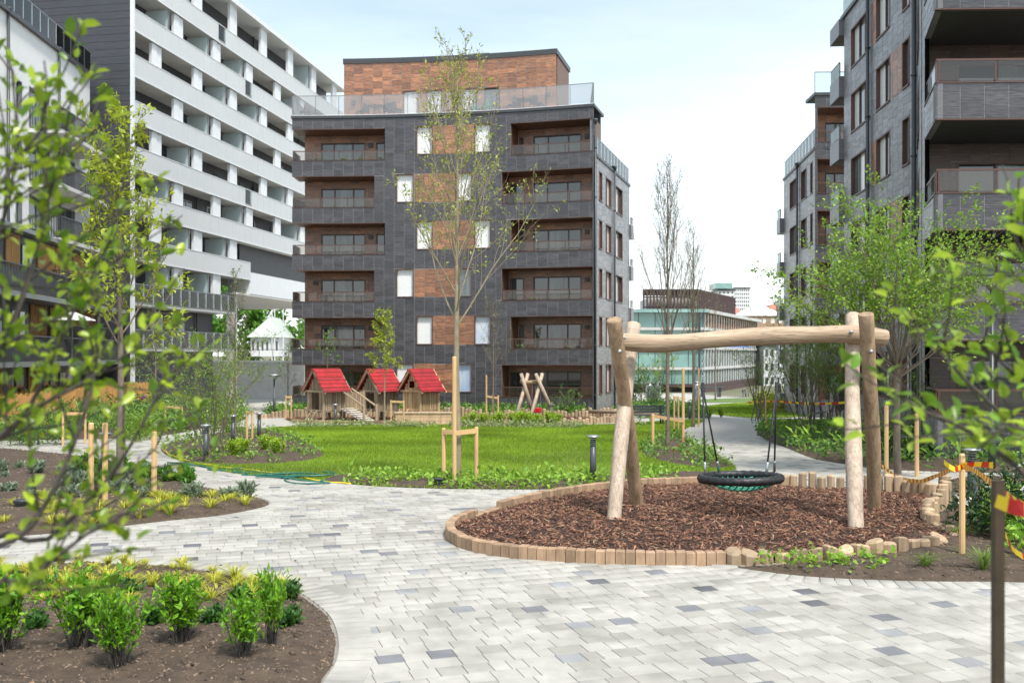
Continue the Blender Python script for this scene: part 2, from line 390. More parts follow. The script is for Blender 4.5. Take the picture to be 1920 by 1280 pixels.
class Tiled:
    """collects tiles of one building: the 300 that show largest become parts, the rest one joined part"""
    def __init__(s, root, seed): s.root = root; s.t = []; s.rng = random.Random(seed); s.mort = MB()
    def wall(s, F, u0, u1, z0, z1, holes=(), brown=(), w=.6, tone=None, d=0, hs=(.2, .3, .3, .4)):
        rng = s.rng
        for r in rsub((u0, u1, z0, z1), holes):
            us = [r[0]]+[x for x in F.L if r[0]+.02 < x < r[1]-.02 and 0 < x < F.len]+[r[1]]
            for a, b in zip(us, us[1:]):
                s.mort.add([F.P(a, r[2], d), F.P(b, r[2], d), F.P(b, r[3], d), F.P(a, r[3], d)], [(0, 1, 2, 3)])
        u = u0
        while u < u1-.05:
            ue = min(u+w, u1); ue = u1 if u1-ue < .12 else ue; z = z0-rng.random()*.2
            while z < z1-.02:
                h = rng.choice(hs); zt = z+h
                for q in rsub((u, ue, max(z, z0), min(zt, z1)), holes):
                    pieces = [q]
                    for br in brown: pieces = [x for p in pieces for x in (rsub(p, [br])+([(max(p[0], br[0]), min(p[1], br[1]), max(p[2], br[2]), min(p[3], br[3]))] if max(p[0], br[0]) < min(p[1], br[1]) and max(p[2], br[2]) < min(p[3], br[3]) else []))]
                    for p in pieces:
                        if p[1]-p[0] < .05 or p[3]-p[2] < .05: continue
                        cx, cz = (p[0]+p[1])/2, (p[2]+p[3])/2
                        isb = any(br[0] <= cx <= br[1] and br[2] <= cz <= br[3] for br in brown)
                        tn = (brown_tone if (isb or tone == 'brown') else shaded_brown_tone if tone == 'shaded_brown' else grey_tone if tone == 'grey' else dark_tone)(rng)
                        g = .004 if tone == 'shaded_brown' else .011; a, b, c, e = p[0]+g, p[1]-g, p[2]+g, p[3]-g; k = (.005 if tone == 'grey' else .011)+rng.uniform(-.002, .002)
                        vs = [F.P(a, c, d), F.P(b, c, d), F.P(b, e, d), F.P(a, e, d), F.P(a, c, d+k), F.P(b, c, d+k), F.P(b, e, d+k), F.P(a, e, d+k)]
                        q4 = [proj(v) for v in vs[4:]]
                        ar = .5*abs(sum(q4[i][0]*q4[(i+1) % 4][1]-q4[(i+1) % 4][0]*q4[i][1] for i in range(4)))
                        mxx, myy = sum(x for x, _ in q4)/4, sum(y for _, y in q4)/4
                        if not (0 < mxx < 1920 and 0 < myy < 1280): ar = 0
                        s.t.append((ar, vs, tn))
                z = zt
            u = ue
    def finish(s):
        s.mort.build('wall', M_mortar, s.root)
        s.t.sort(key=lambda x: -x[0]); fs = [(4, 5, 6, 7), (0, 1, 5, 4), (1, 2, 6, 5), (2, 3, 7, 6), (3, 0, 4, 7)]
        for ar, vs, tn in s.t[:300]: MB().add(vs, fs, tn).build('tile', M_tile, s.root)
        m = MB()
        for ar, vs, tn in s.t[300:]: m.add(vs, fs, tn)
        if m.v: tag(m.build('tiles', M_tile, s.root), kind='stuff')
def reveal(mb, F, h, depth, d=0):
    u0, u1, z0, z1 = h
    for (a, b, c, e) in (((u0, z0), (u0, z1), 0, 0), ((u1, z0), (u1, z1), 0, 0), ((u0, z0), (u1, z0), 0, 0), ((u0, z1), (u1, z1), 0, 0)):
        mb.add([F.P(*a, d), F.P(*b, d), F.P(*b, d-depth), F.P(*a, d-depth)], [(0, 1, 2, 3)])
def window(root, F, u0, u1, z0, z1, n=1, pane=None, frame=None, rd=.14, fw=.055, d=0, splits=None, ledge=True):
    frame = frame or M_brownframe; pane = pane or M_glassdark
    m = MB(); e = .004
    fbox(m, F, u0, u0+fw, z0, z1, d-rd-.04, d+.02); fbox(m, F, u1-fw, u1, z0, z1, d-rd-.04, d+.02)
    fbox(m, F, u0+fw, u1-fw, z1-fw, z1, d-rd-.04, d+.018); fbox(m, F, u0+fw, u1-fw, z0, z0+fw, d-rd-.04, d+(.05 if ledge else .018))
    sp = splits or [i/n for i in range(1, n)]; xs = [u0+fw]+[u0+fw+(u1-u0-2*fw)*t for t in sp]+[u1-fw]
    for x in xs[1:-1]: fbox(m, F, x-.035, x+.035, z0+fw, z1-fw, d-rd-.03, d-rd+.05)
    w = m.build('window', frame, root)
    for i, (a, b) in enumerate(zip(xs, xs[1:])):
        pmx = pane[i % len(pane)] if isinstance(pane, (list, tuple)) else pane
        p = MB(); fbox(p, F, a+(.035 if i else 0), b-(.035 if i < len(xs)-2 else 0), z0+fw, z1-fw, d-rd-.02, d-rd); p.build('pane', pmx, w)
    return w
def railing(root, F, u0, u1, z0, h, d, step=1.4, glass=None, frame=None, post=.03, rail=.05, cap=True):
    frame = frame or M_brownframe; glass = glass or M_railtint
    m = MB(); fbox(m, F, u0, u1, z0+h-rail, z0+h, d-.025, d+.025)
    n = max(1, round((u1-u0)/step)); us = [u0+(u1-u0)*i/n for i in range(n+1)]
    for u in us: fbox(m, F, u-post/2, u+post/2, z0, z0+h-rail, d-.03, d+.01)
    r = m.build('railing', frame, root)
    for a, b in zip(us, us[1:]):
        g = MB(); fbox(g, F, a+post/2+.01, b-post/2-.01, z0+.04, z0+h-rail, d+.012, d+.022); g.build('glass_panel', glass, r)
    return r
def balcony(T, F, h, zp, depth, win, lefto=False, righto=False, rng=None, railh=.59, door=None, sof=None, skew=0, tone='brown'):
    """recess behind opening h; parapet top zp; win=(u0,u1,z0,z1) window wall at the back"""
    u0, u1, z0, z1 = h; root = T.root; B = F.off(-depth); s = B.len/F.len
    bu0, bu1 = u0*s+(skew or (.35 if lefto else 0)), u1*s
    hol = [win]+([door] if door else [])
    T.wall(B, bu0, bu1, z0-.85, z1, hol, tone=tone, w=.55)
    window(root, B, *win, n=3, pane=[M_glassdark, M_glassmid, M_glassdark] if (rng.random() < .5) else [M_glassmid, M_glassdark, M_glassdark], rd=.1, splits=[.28, .72] if rng.random() < .5 else [.3, .74])
    if door: window(root, B, *door, n=1, pane=M_glassdark if rng.random() < .7 else M_glassmid, rd=.1)
    if not lefto: fbox(MB(), F, u0-.1, u0, z0-.85, z1, -depth, -.03).build('side_wall', pm_brown, root)
    if not righto: fbox(MB(), F, u1, u1+.06, z0-.85, z1, -depth, -.03).build('side_wall', pm_brown, root)
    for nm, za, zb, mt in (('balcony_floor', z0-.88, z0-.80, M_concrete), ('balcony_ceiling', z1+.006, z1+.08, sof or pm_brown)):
        m = MB()
        if skew:
            q = [F.P(u0, 0, -.03), F.P(u1, 0, -.03), F.P(u1, 0, -depth), F.P(u0+skew, 0, -depth)]
            m.add([(p.x, p.y, za) for p in q]+[(p.x, p.y, zb) for p in q], [(3, 2, 1, 0), (4, 5, 6, 7), (0, 1, 5, 4), (1, 2, 6, 5), (2, 3, 7, 6), (3, 0, 4, 7)])
        else: fbox(m, F, u0, u1, za, zb, -depth, -.03 if za > z0 else -.2)
        m.build(nm, mt, root)
    m = MB(); fbox(m, F, u0, u1, z0-.004, z0+.03, -.14, .035); m.build('coping', M_brownframe, root)
    m = MB(); fbox(m, F, u0, u1, z1-.035, z1-.001, -.05, .03); m.build('lintel', M_brownframe, root)
    railing(root, F, u0+.03, u1-.03, z0+.03, railh-.03, -.06)
    lx = (win[0]-.32) if win[0]-bu0 > .9 and door is None else win[1]+.35
    if rng.random() < .8:
        lm = MB(); fbox(lm, B, lx-.12, lx+.12, z1-.72, z1-.48, .02, .16); lm.build('wall_lamp', M_darkmetal, root)
def parapet_tiles(T, F, u0, u1, z0, z1): T.wall(F, u0, u1, z0, z1)
pm_brown = pm('brown_cladding', (.17, .078, .045), .5, .35, 2.5, .08, 8, stretch=(1, 1, 7), coords='World')
def pipe(root, p0, z0, z1, r=.06):
    m = MB(); m.tube([(p0[0], p0[1], z0), (p0[0], p0[1], z1)], r, 8); m.lathe([(r, 0), (r*2.2, .25), (r*2.2, .32)], 8, (p0[0], p0[1], z1-.05))
    z = z0+1.3
    while z < z1: m.lathe([(r*1.35, 0), (r*1.35, .05)], 8, (p0[0], p0[1], z)); z += 2.74
    m.build('downpipe', M_greypaint, root, True)
# ------------------------------------------------------------------ the apartment block in the middle
def central_block():
    root = thing('apartment_building', 'dark tiled apartment block with curved front and brown penthouse behind the playhouses', 'building', (-4, 58, gz(56)))
    T = Tiled(root, 5); rng = random.Random(8)
    X0, X1, Y0, c = -12.82, 4.53, 56.0, .0091
    F = Fac([(x, Y0-c*(x-X0)**2) for x in np.linspace(X0, X1, 25)])
    st = 2.74; zt = [st*k for k in range(6)]; base = -1.15; roof = 16.15
    U = F.u; holes = []; brown = []; wins = []
    for k in range(6):
        z = zt[k]; wide = k % 2 == 1
        holes.append((0, U(722 if wide else 702), z, z+1.84)); holes.append((U(958 if wide else 941), U(1111), z, z+1.84))
        a, b, e, f = (780, 811.5, 889, 920) if wide else (742.5, 775.7, 853, 885)
        for j, (l, r) in enumerate(((a, b), (e, f))):
            w = (U(l), U(r), z+.24, z+1.9); holes.append(w); wins.append((w, k, j))
        brown.append((U(b), U(e), z+.24, z+1.9))
    T.wall(F, 0, F.len, base, roof-.02, holes, brown)
    for w, k, j in wins:
        p = M_blind
        if k == 0 and j == 1: p = M_film
        if k == 1 and j == 1: p = M_film
        if k == 2 and j == 1: p = M_glassmid
        wo = window(root, F, *w, n=1, pane=p); rv = MB(); reveal(rv, F, w, .2); rv.build('window_reveal', M_brownframe, wo)
    for k in range(6):
        z = zt[k]; wide = k % 2 == 1; B = F.off(-1.8); s = B.len/F.len
        hl, hr = holes[4*k], holes[4*k+1]
        wl = (B.u(602), B.u(685), z-.8, z+1.42); dl = (B.u(705), hl[1]*s-.05, z-.8, z+1.42) if wide else None
        balcony(T, F, hl, z, 1.8, wl, lefto=True, rng=rng, door=dl)
        wr = (B.u(1000), B.u(1090), z-.8, z+1.45); dr = (hr[0]*s+.1, B.u(982), z-.8, z+1.4)
        balcony(T, F, hr, z, 1.8, wr, rng=rng, door=dr)
        # left end of the balcony: a parapet and railing returning along the open side
        L = Fac([(X0, Y0+1.8), (X0, Y0)]); T.wall(L, 0, 1.8, z-.9, z); railing(root, L, .05, 1.7, z+.03, .56, -.06)
        m = MB(); fbox(m, L, 0, 1.8, z-.004, z+.03, -.14, .03); m.build('coping', M_brownframe, root)
        m = MB(); fbox(m, L, 0, 1.8, z-.9, z-.02, -.16, -.01); m.build('parapet', pm_grey, root)
        m = MB(); fbox(m, F, 0, F.len*.52 if 0 else hl[1], z-.9, z-.02, -.16, -.01); m.build('parapet', pm_grey, root)
        m = MB(); fbox(m, F, hr[0], F.len, z-.9, z-.02, -.16, -.01); m.build('parapet', pm_grey, root)
    m = MB(); L = Fac([(X0, Y0+1.9), (X0, Y0)]); T.wall(L, 0, 1.9, zt[5]+1.84, roof-.02)
    # body behind the balconies
    m = MB(); Bk = F.off(-1.93); q = [(-12.5, Y0+1.93)]+[(p.x, p.y) for p in Bk.p[1:]]+[(4.9, 62), (-12.3, 66)]
    n = len(q); m.add([(x, y, base) for x, y in q]+[(x, y, roof-.1) for x, y in q], [tuple(range(n-1, -1, -1)), tuple(range(n, 2*n))]+[(i, (i+1) % n, n+(i+1) % n, n+i) for i in range(n)])
    m.build('body', M_darkwall, root)
    # middle wall strip gets a backing so that nothing shows behind the blinds
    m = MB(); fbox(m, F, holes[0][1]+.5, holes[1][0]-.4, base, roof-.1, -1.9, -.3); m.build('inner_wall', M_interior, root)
    # right end wall of the front block
    E = Fac([(F.p[-1].x, F.p[-1].y), (F.p[-1].x+.25, F.p[-1].y+5)]); T.wall(E, 0, 5, 13.5, roof-.02)
    m = MB(); fbox(m, E, .05, 5, 13.5, roof-.02, -.2, -.01); m.build('end_wall', pm_grey, root)
    # roof edge and terrace
    m = MB(); fbox(m, F, -.06, F.len+.06, roof, roof+.16, -2.5, .08); m.build('roof_edge', M_roofdark, root)
    m = MB(); fbox(m, F, -.02, F.len+.02, roof+.165, roof+.21, -2.4, .02); m.build('terrace_deck', M_whitemetal, root)
    railing(root, F, 0, F.len, roof+.2, 1.15, -.03, 1.35, M_terrace, M_greymetal, .03, .035)
    railing(root, Fac([(X0, Y0+5), (X0, Y0)]), 0, 5, roof+.2, 1.12, -.03, 1.25, M_rail, M_greymetal, .03, .035)
    railing(root, E, 0, 4.2, roof+.2, 1.15, -.03, 1.4, M_terrace, M_greymetal, .03, .035)
    # penthouse
    Fp0 = F.off(-3.5); Fp = Fac([(p.x, p.y) for p in resample([Vector((q.x, q.y, 0)) for q in Fp0.p], .9)])
    a, b = Fp.u(645), Fp.u(1043); H = []
    for l, r in ((755.6, 784.5), (800, 829), (865, 893), (908, 936)): H.append((Fp.u(l), Fp.u(r), roof+.22, roof+2.5))
    zp1 = 20.4
    T.wall(Fp, a, b, roof+.2, zp1, H, tone='brown')
    for h in H: window(root, Fp, *h, n=1, pane=M_blind if H.index(h) < 3 else M_glassmid, ledge=False)
    m = MB(); fbox(m, Fp, a-.06, b+.06, zp1, zp1+.3, -4, .06); m.build('penthouse_roof', M_roofdark, root)
    m = MB(); fbox(m, Fp, a, b, roof+.2, zp1, -3.8, -.3); m.build('penthouse_body', pm_brown, root)
    for u in (a+.6, b-.5): m = MB(); fbox(m, Fp, u-.12, u+.12, roof+1.7, roof+1.95, .02, .15); m.build('wall_lamp', M_darkmetal, root)
    m = MB(); fbox(m, Fp, (a+b)/2+1, (a+b)/2+2.2, zp1+.3, zp1+.75, -2, -1.2); m.build('roof_hatch', M_greymetal, root)
    # side wing on the right, one storey lower
    Wc = Fac([(4.60, 53.28), (7.73, 63.2)]); zr = 13.45; hs = []; ws = []
    for k in range(5):
        z = zt[k]
        for l, r, n in ((1123, 1129, 1), (1135.6, 1146, 2), (1153, 1167, 3)):
            w = (Wc.u(l), Wc.u(r), z+.15, z+1.85); hs.append(w); ws.append((w, n))
    T.wall(Wc, 0, Wc.len, base-.2, zr, hs, w=.62, tone='grey')
    for w, n in ws: window(root, Wc, *w, n=n, pane=[M_glassmid, M_blind], fw=.06)
    m = MB(); fbox(m, Wc, 2.6, Wc.len, base-.2, zr, -4, -.3); m.build('wing_body', M_interior, root)
    m = MB(); fbox(m, Wc, .3, Wc.len+.1, zr, zr+.16, -2, .06); m.build('wing_roof', M_roofdark, root)
    railing(root, Wc, .1, Wc.len, zr+.16, 1.0, -.05, .9, M_rail, M_greymetal, .03, .03)
    E2 = Fac([(7.73, 63.2), (6.2, 63.8)])
    for k in range(5):
        m = MB(); fbox(m, Wc, Wc.len+.02, Wc.len+.9, zt[k]-.9, zt[k], -1.5, .12); m.build('corner_balcony', pm_grey, root)
        railing(root, Wc, Wc.len+.05, Wc.len+.85, zt[k], .5, .08, .7, M_rail)
    p = Wc.P(Wc.u(1150), 0, .09); pipe(root, p, base, zr+.1)
    p = F.P(F.len+.11, 0, .02); pipe(root, p, base, 15.2, .06)
    T.finish(); return F, root
pm_grey = pm('grey_cladding', (.16, .157, .168), .35, .3, 3, .05, 8, stretch=(1, 1, 9), coords='World', ior=1.55)
F1, B1 = central_block()
# ------------------------------------------------------------------ near block on the right
def right_block():
    root = thing('apartment_building', 'dark tiled apartment block at the right edge with deep shaded balconies', 'building', (14, 28, gz(28)))
    T = Tiled(root, 11); rng = random.Random(3)
    zt = [.92+2.755*k for k in range(7)]; base = -.4; roof = 17.15
    F = Fac([(10.6, 24.0), (14, 23.9), (19, 23.8)])
    holes = [(0, 7.5, z, z+1.86) for z in zt[:6]]
    T.wall(F, 0, 7.5, base, roof, holes, w=.6, hs=(.14, .22, .3, .38))
    for k in range(6):
        z = zt[k]
        balcony(T, F, holes[k], z, 2.9, (1.75, 5.4, z-.8, z+1.35), rng=rng, railh=.62, righto=True, lefto=True, skew=1.0, sof=M_interior, tone='shaded_brown')  # recess shade is painted in: near-black back wall tiles and ceiling
        m = MB(); fbox(m, F, 0, 7.5, z-.9, z-.02, -.16, -.01); m.build('parapet', pm_grey, root)
        L = Fac([(11.31, 26.3), (10.6, 24.0)]); T.wall(L, .0, L.len, z-.9, z, hs=(.14, .22, .3, .38), tone='grey')
        m = MB(); fbox(m, L, 0, L.len, z-.9, z-.02, -.16, -.01); m.build('parapet', pm_grey, root)
        m = MB(); fbox(m, L, 0, L.len, z-.004, z+.03, -.14, .03); m.build('coping', M_brownframe, root)
        railing(root, L, .05, L.len-.05, z+.03, .59, -.06, 1.2, M_rail)
    m = MB(); m.add([(11.6, 27.2, base), (20, 26.9, base), (20, 40, base), (16, 44, base), (14.9, 42.3, base), (14.2, 33, base), (12.4, 28.4, base)]+
      [(11.6, 27.2, roof), (20, 26.9, roof), (20, 40, roof), (16, 44, roof), (14.9, 42.3, roof), (14.2, 33, roof), (12.4, 28.4, roof)],
      [tuple(range(6, -1, -1)), tuple(range(7, 14))]+[(i, (i+1) % 7, 7+(i+1) % 7, 7+i) for i in range(7)]); m.build('body', M_interior, root)
    D = Fac([(14.6, 42.2), (13.82, 32.7), (11.9, 28.0), (11.31, 26.3)]); hs = []; ws = []
    br = []
    for k in range(6):
        z = zt[k]-.12
        for l, r, n in ((1596, 1629, 3), (1643, 1669, 2), (1692, 1706, 1)):
            w = (D.u(l), D.u(r), z, z+1.72); hs.append(w); ws.append((w, n))
        e = (D.len-4.1, D.len-2.7, z, z+1.72); hs.append(e); ws.append((e, 2))
        a = (D.L[1]+1.5, D.L[1]+3.2, z, z+1.72); hs.append(a); ws.append((a, 2))
        if k % 2: br.append((D.u(1634), D.u(1643), z, z+1.72))
        else: br.append((D.u(1670), D.u(1691), z, z+1.72))
    T.wall(D, 0, D.len, base, roof, hs, br, w=.62, tone='grey')
    for w, n in ws: wo = window(root, D, *w, n=n, pane=[M_blind, M_glassmid] if rng.random() < .7 else [M_glassmid, M_blind], fw=.06); rv = MB(); reveal(rv, D, w, .22); rv.build('window_reveal', M_brownframe, wo)
    m = MB(); fbox(m, D, -.3, D.len, roof, roof+.16, -2, .1); m.build('roof_edge', M_roofdark, root)
    railing(root, D, -.2, D.L[1], roof+.16, 1.1, -.03, 1.2, M_frost, M_greymetal, .03, .03)
    for k in range(6):
        m = MB(); fbox(m, D, -1.6, -.02, zt[k]-.95, zt[k]-.05, -1.5, .22); m.build('corner_balcony', pm_grey, root)
        railing(root, D, -1.55, -.05, zt[k]-.05, .62, .18, .8, M_frost)
    m = MB(); fbox(m, D, -1.6, -.02, zt[5]+1.75, roof, -1.5, .22); m.build('corner_roof', pm_grey, root)
    pipe(root, D.P(D.u(1631.5), 0, .1), base, roof-.3, .075); pipe(root, D.P(D.L[1]+.15, 0, .12), base, roof, .085)
    T.finish()
right_block()
def far_right_block():
    root = thing('apartment_building', 'farther dark tiled block on the right with stacked corner balconies', 'building', (18, 54, gz(54)))
    T = Tiled(root, 12); rng = random.Random(4); st = 2.74; zt = [st*k for k in range(6)]; base = -1.2
    F = Fac([(16.1, 51.0), (18, 50.95), (20.5, 50.9)]); roof = 16.15
    holes = [(0.12, 4.3, z, z+1.84) for z in zt]
    T.wall(F, 0, 4.4, base, roof, holes)
    for k in range(6):
        z = zt[k]; balcony(T, F, holes[k], z, 1.6, (1.0, 2.9, z-.8, z+1.4), rng=rng, righto=True, lefto=True, skew=.4)
        m = MB(); fbox(m, F, 0, 4.3, z-.9, z-.02, -.16, -.01); m.build('parapet', pm_grey, root)
    m = MB(); m.add([(16.6, 52.75, base), (22, 52.75, base), (23, 66, base), (17.5, 60.4, base), (16.6, 52.75, 13.2), (22, 52.75, 13.2), (23, 66, 13.2), (17.5, 60.4, 13.2)], [(3, 2, 1, 0), (4, 5, 6, 7), (0, 1, 5, 4), (1, 2, 6, 5), (2, 3, 7, 6), (3, 0, 4, 7)]); m.build('body', M_interior, root)
    m = MB(); m.add([(x, y, z) for z in (13.2, roof) for x, y in ((16.75, 52.7), (22, 52.7), (22, 56), (17.9, 56))], [(3, 2, 1, 0), (4, 5, 6, 7), (0, 1, 5, 4), (1, 2, 6, 5), (2, 3, 7, 6), (3, 0, 4, 7)]); m.build('upper_body', M_interior, root)
    Lw = Fac([(16.72, 52.8), (16.1, 51)]); T.wall(Lw, 0, Lw.len, 15.54, roof); T.wall(Lw, 0, Lw.len, 12.8, 13.7)
    D = Fac([(17.05, 60.2), (16.1, 51.0)]); hs = []; ws = []
    for k in range(5):
        z = zt[k]+.12
        for l, r, n in ((1481, 1495, 2), (1502, 1512.5, 2), (1519.5, 1524, 1)):
            w = (D.u(l), D.u(r), z, z+1.72); hs.append(w); ws.append((w, n))
    T.wall(D, 0, D.len, base, 13.3, hs, w=.62, tone='grey')
    for w, n in ws: window(root, D, *w, n=n, pane=[M_glassmid, M_blind], fw=.06)
    m = MB(); fbox(m, D, -.1, D.len-.02, 13.3, 13.45, -.8, .07); m.build('roof_edge', M_roofdark, root)
    railing(root, D, 0, D.len-.1, 13.45, 1.0, -.05, .9, M_rail, M_greymetal, .03, .03)
    m = MB(); fbox(m, F, -.06, 4.4, roof, roof+.16, -1.6, .08); m.build('terrace_edge', M_roofdark, root)
    railing(root, F, 0, 4.3, roof+.16, 1.12, -.03, 1.1, M_rail, M_greymetal, .035, .04)
    for k in range(5):
        m = MB(); fbox(m, D, -1.2, -.02, zt[k]-.9, zt[k], -1.2, .25); m.build('corner_balcony', pm_grey, root)
        railing(root, D, -1.15, -.05, zt[k], .6, .2, .6, M_rail)
    pipe(root, D.P(D.u(1497.5), 0, .09), base, 13.2, .06)
    T.finish()
far_right_block()
# ------------------------------------------------------------------ white gallery building on the left
def white_block():
    root = thing('apartment_building', 'tall white building with glass balcony bands and dark gable end wall', 'building', (-22, 62, gz(60)))
    rng = random.Random(21)
    N = (-22.7, 57.6); t = Vector((310, 1800)).normalized(); TE = 36.6
    F = Fac([N, (N[0]+t.x*TE, N[1]+t.y*TE)]); B = F.off(-1.7)
    zb = [25.95-2.75*k for k in range(9)]; RF = 28.1; g0 = -1.4
    # dark gable end, with horizontal cladding boards
    E = Fac([(N[0]-t.y*14, N[1]+t.x*14), (N[0]-t.y*.15, N[1]+t.x*.15)])
    m = MB(); fbox(m, E, 0, E.len, g0, RF, -.3, 0); m.build('gable_wall', M_darkwall, root)
    z = 1.0
    while z < RF:
        a = 0; k = 0
        m = MB(); fbox(m, E, 0, E.len, z, z+.43, 0.004, .02); m.build('cladding_board', M_darkwall, root); z += .45
    m = MB(); fbox(m, F, -.12, .06, g0, RF, -.16, .05); m.build('corner_fin', M_whitemetal, root)
    # core
    m = MB(); fbox(m, B, .02, TE, 9.0, RF, -9, -.02); m.build('upper_core', M_darkwall, root)
    m = MB(); fbox(m, B, .02, 13.3, g0, 9.0, -9, -.02); m.build('lower_core', M_darkwall, root)
    m = MB(); fbox(m, F, -.2, TE+.4, RF, RF+.35, -12, .25); m.build('roof', M_whitemetal, root)
    pan = None
    for k, z in enumerate(zb):
        u1 = TE if k <= 5 else (16.0 if k == 6 else 13.6); low = k >= 7
        zf = z-1.3
        m = MB(); fbox(m, F, .06, u1, zf, zf+.22, -1.7, -.04); m.build('balcony_slab', M_soffit, root)
        # balustrade of panels
        fr = MB(); fbox(fr, F, .06, u1, z-.04, z, -.035, .035); fbox(fr, F, .06, u1, z-1.36, z-1.3, -.03, .05)
        bal = fr.build('balustrade', M_whitemetal if not low else M_greymetal, root)
        w = 1.06; n = int((u1-.06)/w)
        for i in range(n):
            a = .06+i*(u1-.06)/n; b = .06+(i+1)*(u1-.06)/n
            clear = low or (k == 6 and i < 3) or rng.random() < .015
            p = MB(); fbox(p, F, a+.012, b-.012, z-(1.29 if not clear else 1.1), z-.045, -.012, .012); p.build('panel', M_rail if clear else M_whitepanel, bal)
        # back wall windows
        top = (zb[k-1]-1.36) if k else RF
        u = .9+rng.random()*1.5; wl = 13.2 if low else (u1 if k < 7 else 13)
        while u < wl-1.6:
            ww = rng.choice((.8, 1.0, 1.6)); window(root, B, u, u+ww, zf+.25, min(top-.15, zf+2.3), n=1 if ww < 1.2 else 2, frame=M_whitemetal if rng.random() < .4 else M_darkmetal, pane=M_glassmid if rng.random() < .5 else M_glassdark, rd=-.03, ledge=False); u += rng.uniform(2.2, 4.2)
        # white vertical panels, staggered floor by floor, and frosted partitions
        s = -.4 if k % 2 else 2.2
        while s < u1-.8:
            if s > 0 and k < 8:
                m = MB(); fbox(m, F, s, s+.58, z, top, -.3, -.1); fbox(m, F, s+.62, s+1.2, z, top, -.34, -.14); m.build('vertical_panel', M_whitemetal, root)
            c = s+4.55
            if c < u1-.5 and (rng.random() < .6):
                m = MB(); fbox(m, F, c, c+.03, zf+.25, top-.05, -1.68, -.12); pf = m.build('partition', M_frost, root)
                m = MB(); fbox(m, F, c-.02, c+.05, zf+.25, top-.05, -.12, -.06); m.build('partition_post', M_greymetal, pf)
            s += 5.3
        m = MB(); u = 1.4
        while u < u1: fbox(m, B, u, u+.08, zf+.22, top, .05, .14); u += 9.3
        m.build('downpipe', M_darkmetal, root)
    # cantilevered part over the passage
    m = MB(); fbox(m, F, 15.9, TE, 7.05, 8.7, -1.8, -.02); m.build('fascia', M_whitemetal, root)
    m = MB(); fbox(m, F, 16.0, TE, 8.72, 11.0, -2.2, -.9); m.build('setback_wall', M_darkwall, root)
    m = MB(); fbox(m, F, 13.7, TE, 6.9, 7.04, -10, -.05); m.build('soffit', M_soffit, root)
    p = F.P(14.6, 0, -.9)
    for d in (.9, 7): q = F.P(14.7, 0, -d); m = MB(); m.box(q.x-.32, q.x+.32, q.y-.32, q.y+.32, -1.6, 6.9); m.build('column', M_concrete, root)
    q = F.P(31, 0, -1.2); m = MB(); m.box(q.x-.4, q.x+.4, q.y-.4, q.y+.4, -2.2, 6.9); m.build('column', M_concrete, root)
    m = MB(); fbox(m, B, .05, 13.3, g0, .9, .02, .25); m.build('plinth', M_darkwall, root)
white_block()
# ------------------------------------------------------------------ rendered building at the left edge and its timber terraces
def left_block():
    root = thing('apartment_building', 'white rendered building at the left edge with dark metal balconies', 'building', (-26, 48, gz(48)))
    dirv = Vector((-118, 1800)).normalized(); P0 = Vector((-24.6, 50)); a = P0+dirv*-18; b = P0+dirv*7.0
    F = Fac([(a.x, a.y), (b.x, b.y)]); RF = 18.85; hs = []; zf = [16.2-2.75*k for k in range(5)]
    Ub = [F.u(50), F.u(160)]
    wins = []
    for k, z in enumerate(zf):
        for (l, r) in ((29, 41), (-70, -50), (-150, -120)): wins.append((F.u(l), F.u(r), z-1.9+.1, z-.2, 1))
        wins.append((F.u(54), F.u(92), z-2.2, z-.15, 2)); wins.append((F.u(112), F.u(140), z-2.2, z-.15, 2))
    hs = [(w[0], w[1], w[2], w[3]) for w in wins]
    m = MB()
    for r in rsub((0, F.len, -1, RF), hs): fbox(m, F, r[0], r[1], r[2], r[3], -.3, 0)
    m.build('wall', M_white, root)
    for w in wins: window(root, F, *w[:4], n=w[4], frame=M_greymetal, rd=.16, pane=M_glassdark, ledge=False)
    m = MB(); fbox(m, F, 0, F.len-.1, -1, RF, -8, -.32); m.build('core', M_interior, root)
    m = MB(); fbox(m, F, 0, F.len+.1, RF, RF+.22, -8, .2); m.build('roof_edge', M_roofdark, root)
    railing(root, F, 0, F.len, RF+.22, 1.25, .05, 1.0, M_rail, M_greymetal, .04, .05)
    for k, z in enumerate(zf):
        fz = z-2.35
        u0, u1 = F.u(52), F.u(148)
        m = MB(); fbox(m, F, u0, u1, fz-.2, fz, .01, 1.7); bal = m.build('balcony', M_soffit, root)
        m = MB(); fbox(m, F, u0, u1, fz+1.05, fz+1.1, 1.64, 1.7); fbox(m, F, u0, u0+.04, fz+1.05, fz+1.1, .01, 1.63); fbox(m, F, u1-.04, u1, fz+1.05, fz+1.1, .01, 1.63)
        u = u0
        while u < u1: fbox(m, F, u, u+.03, fz, fz+1.05, 1.65, 1.68); u += .13
        d = .1
        while d < 1.6: fbox(m, F, u0, u0+.03, fz, fz+1.05, d, d+.03); fbox(m, F, u1-.03, u1, fz, fz+1.05, d, d+.03); d += .13
        m.build('balcony_rail', M_darkmetal, bal)
    for px in (12, 108): pipe(root, F.P(F.u(px), 0, .1), -.8, RF, .07)
left_block()
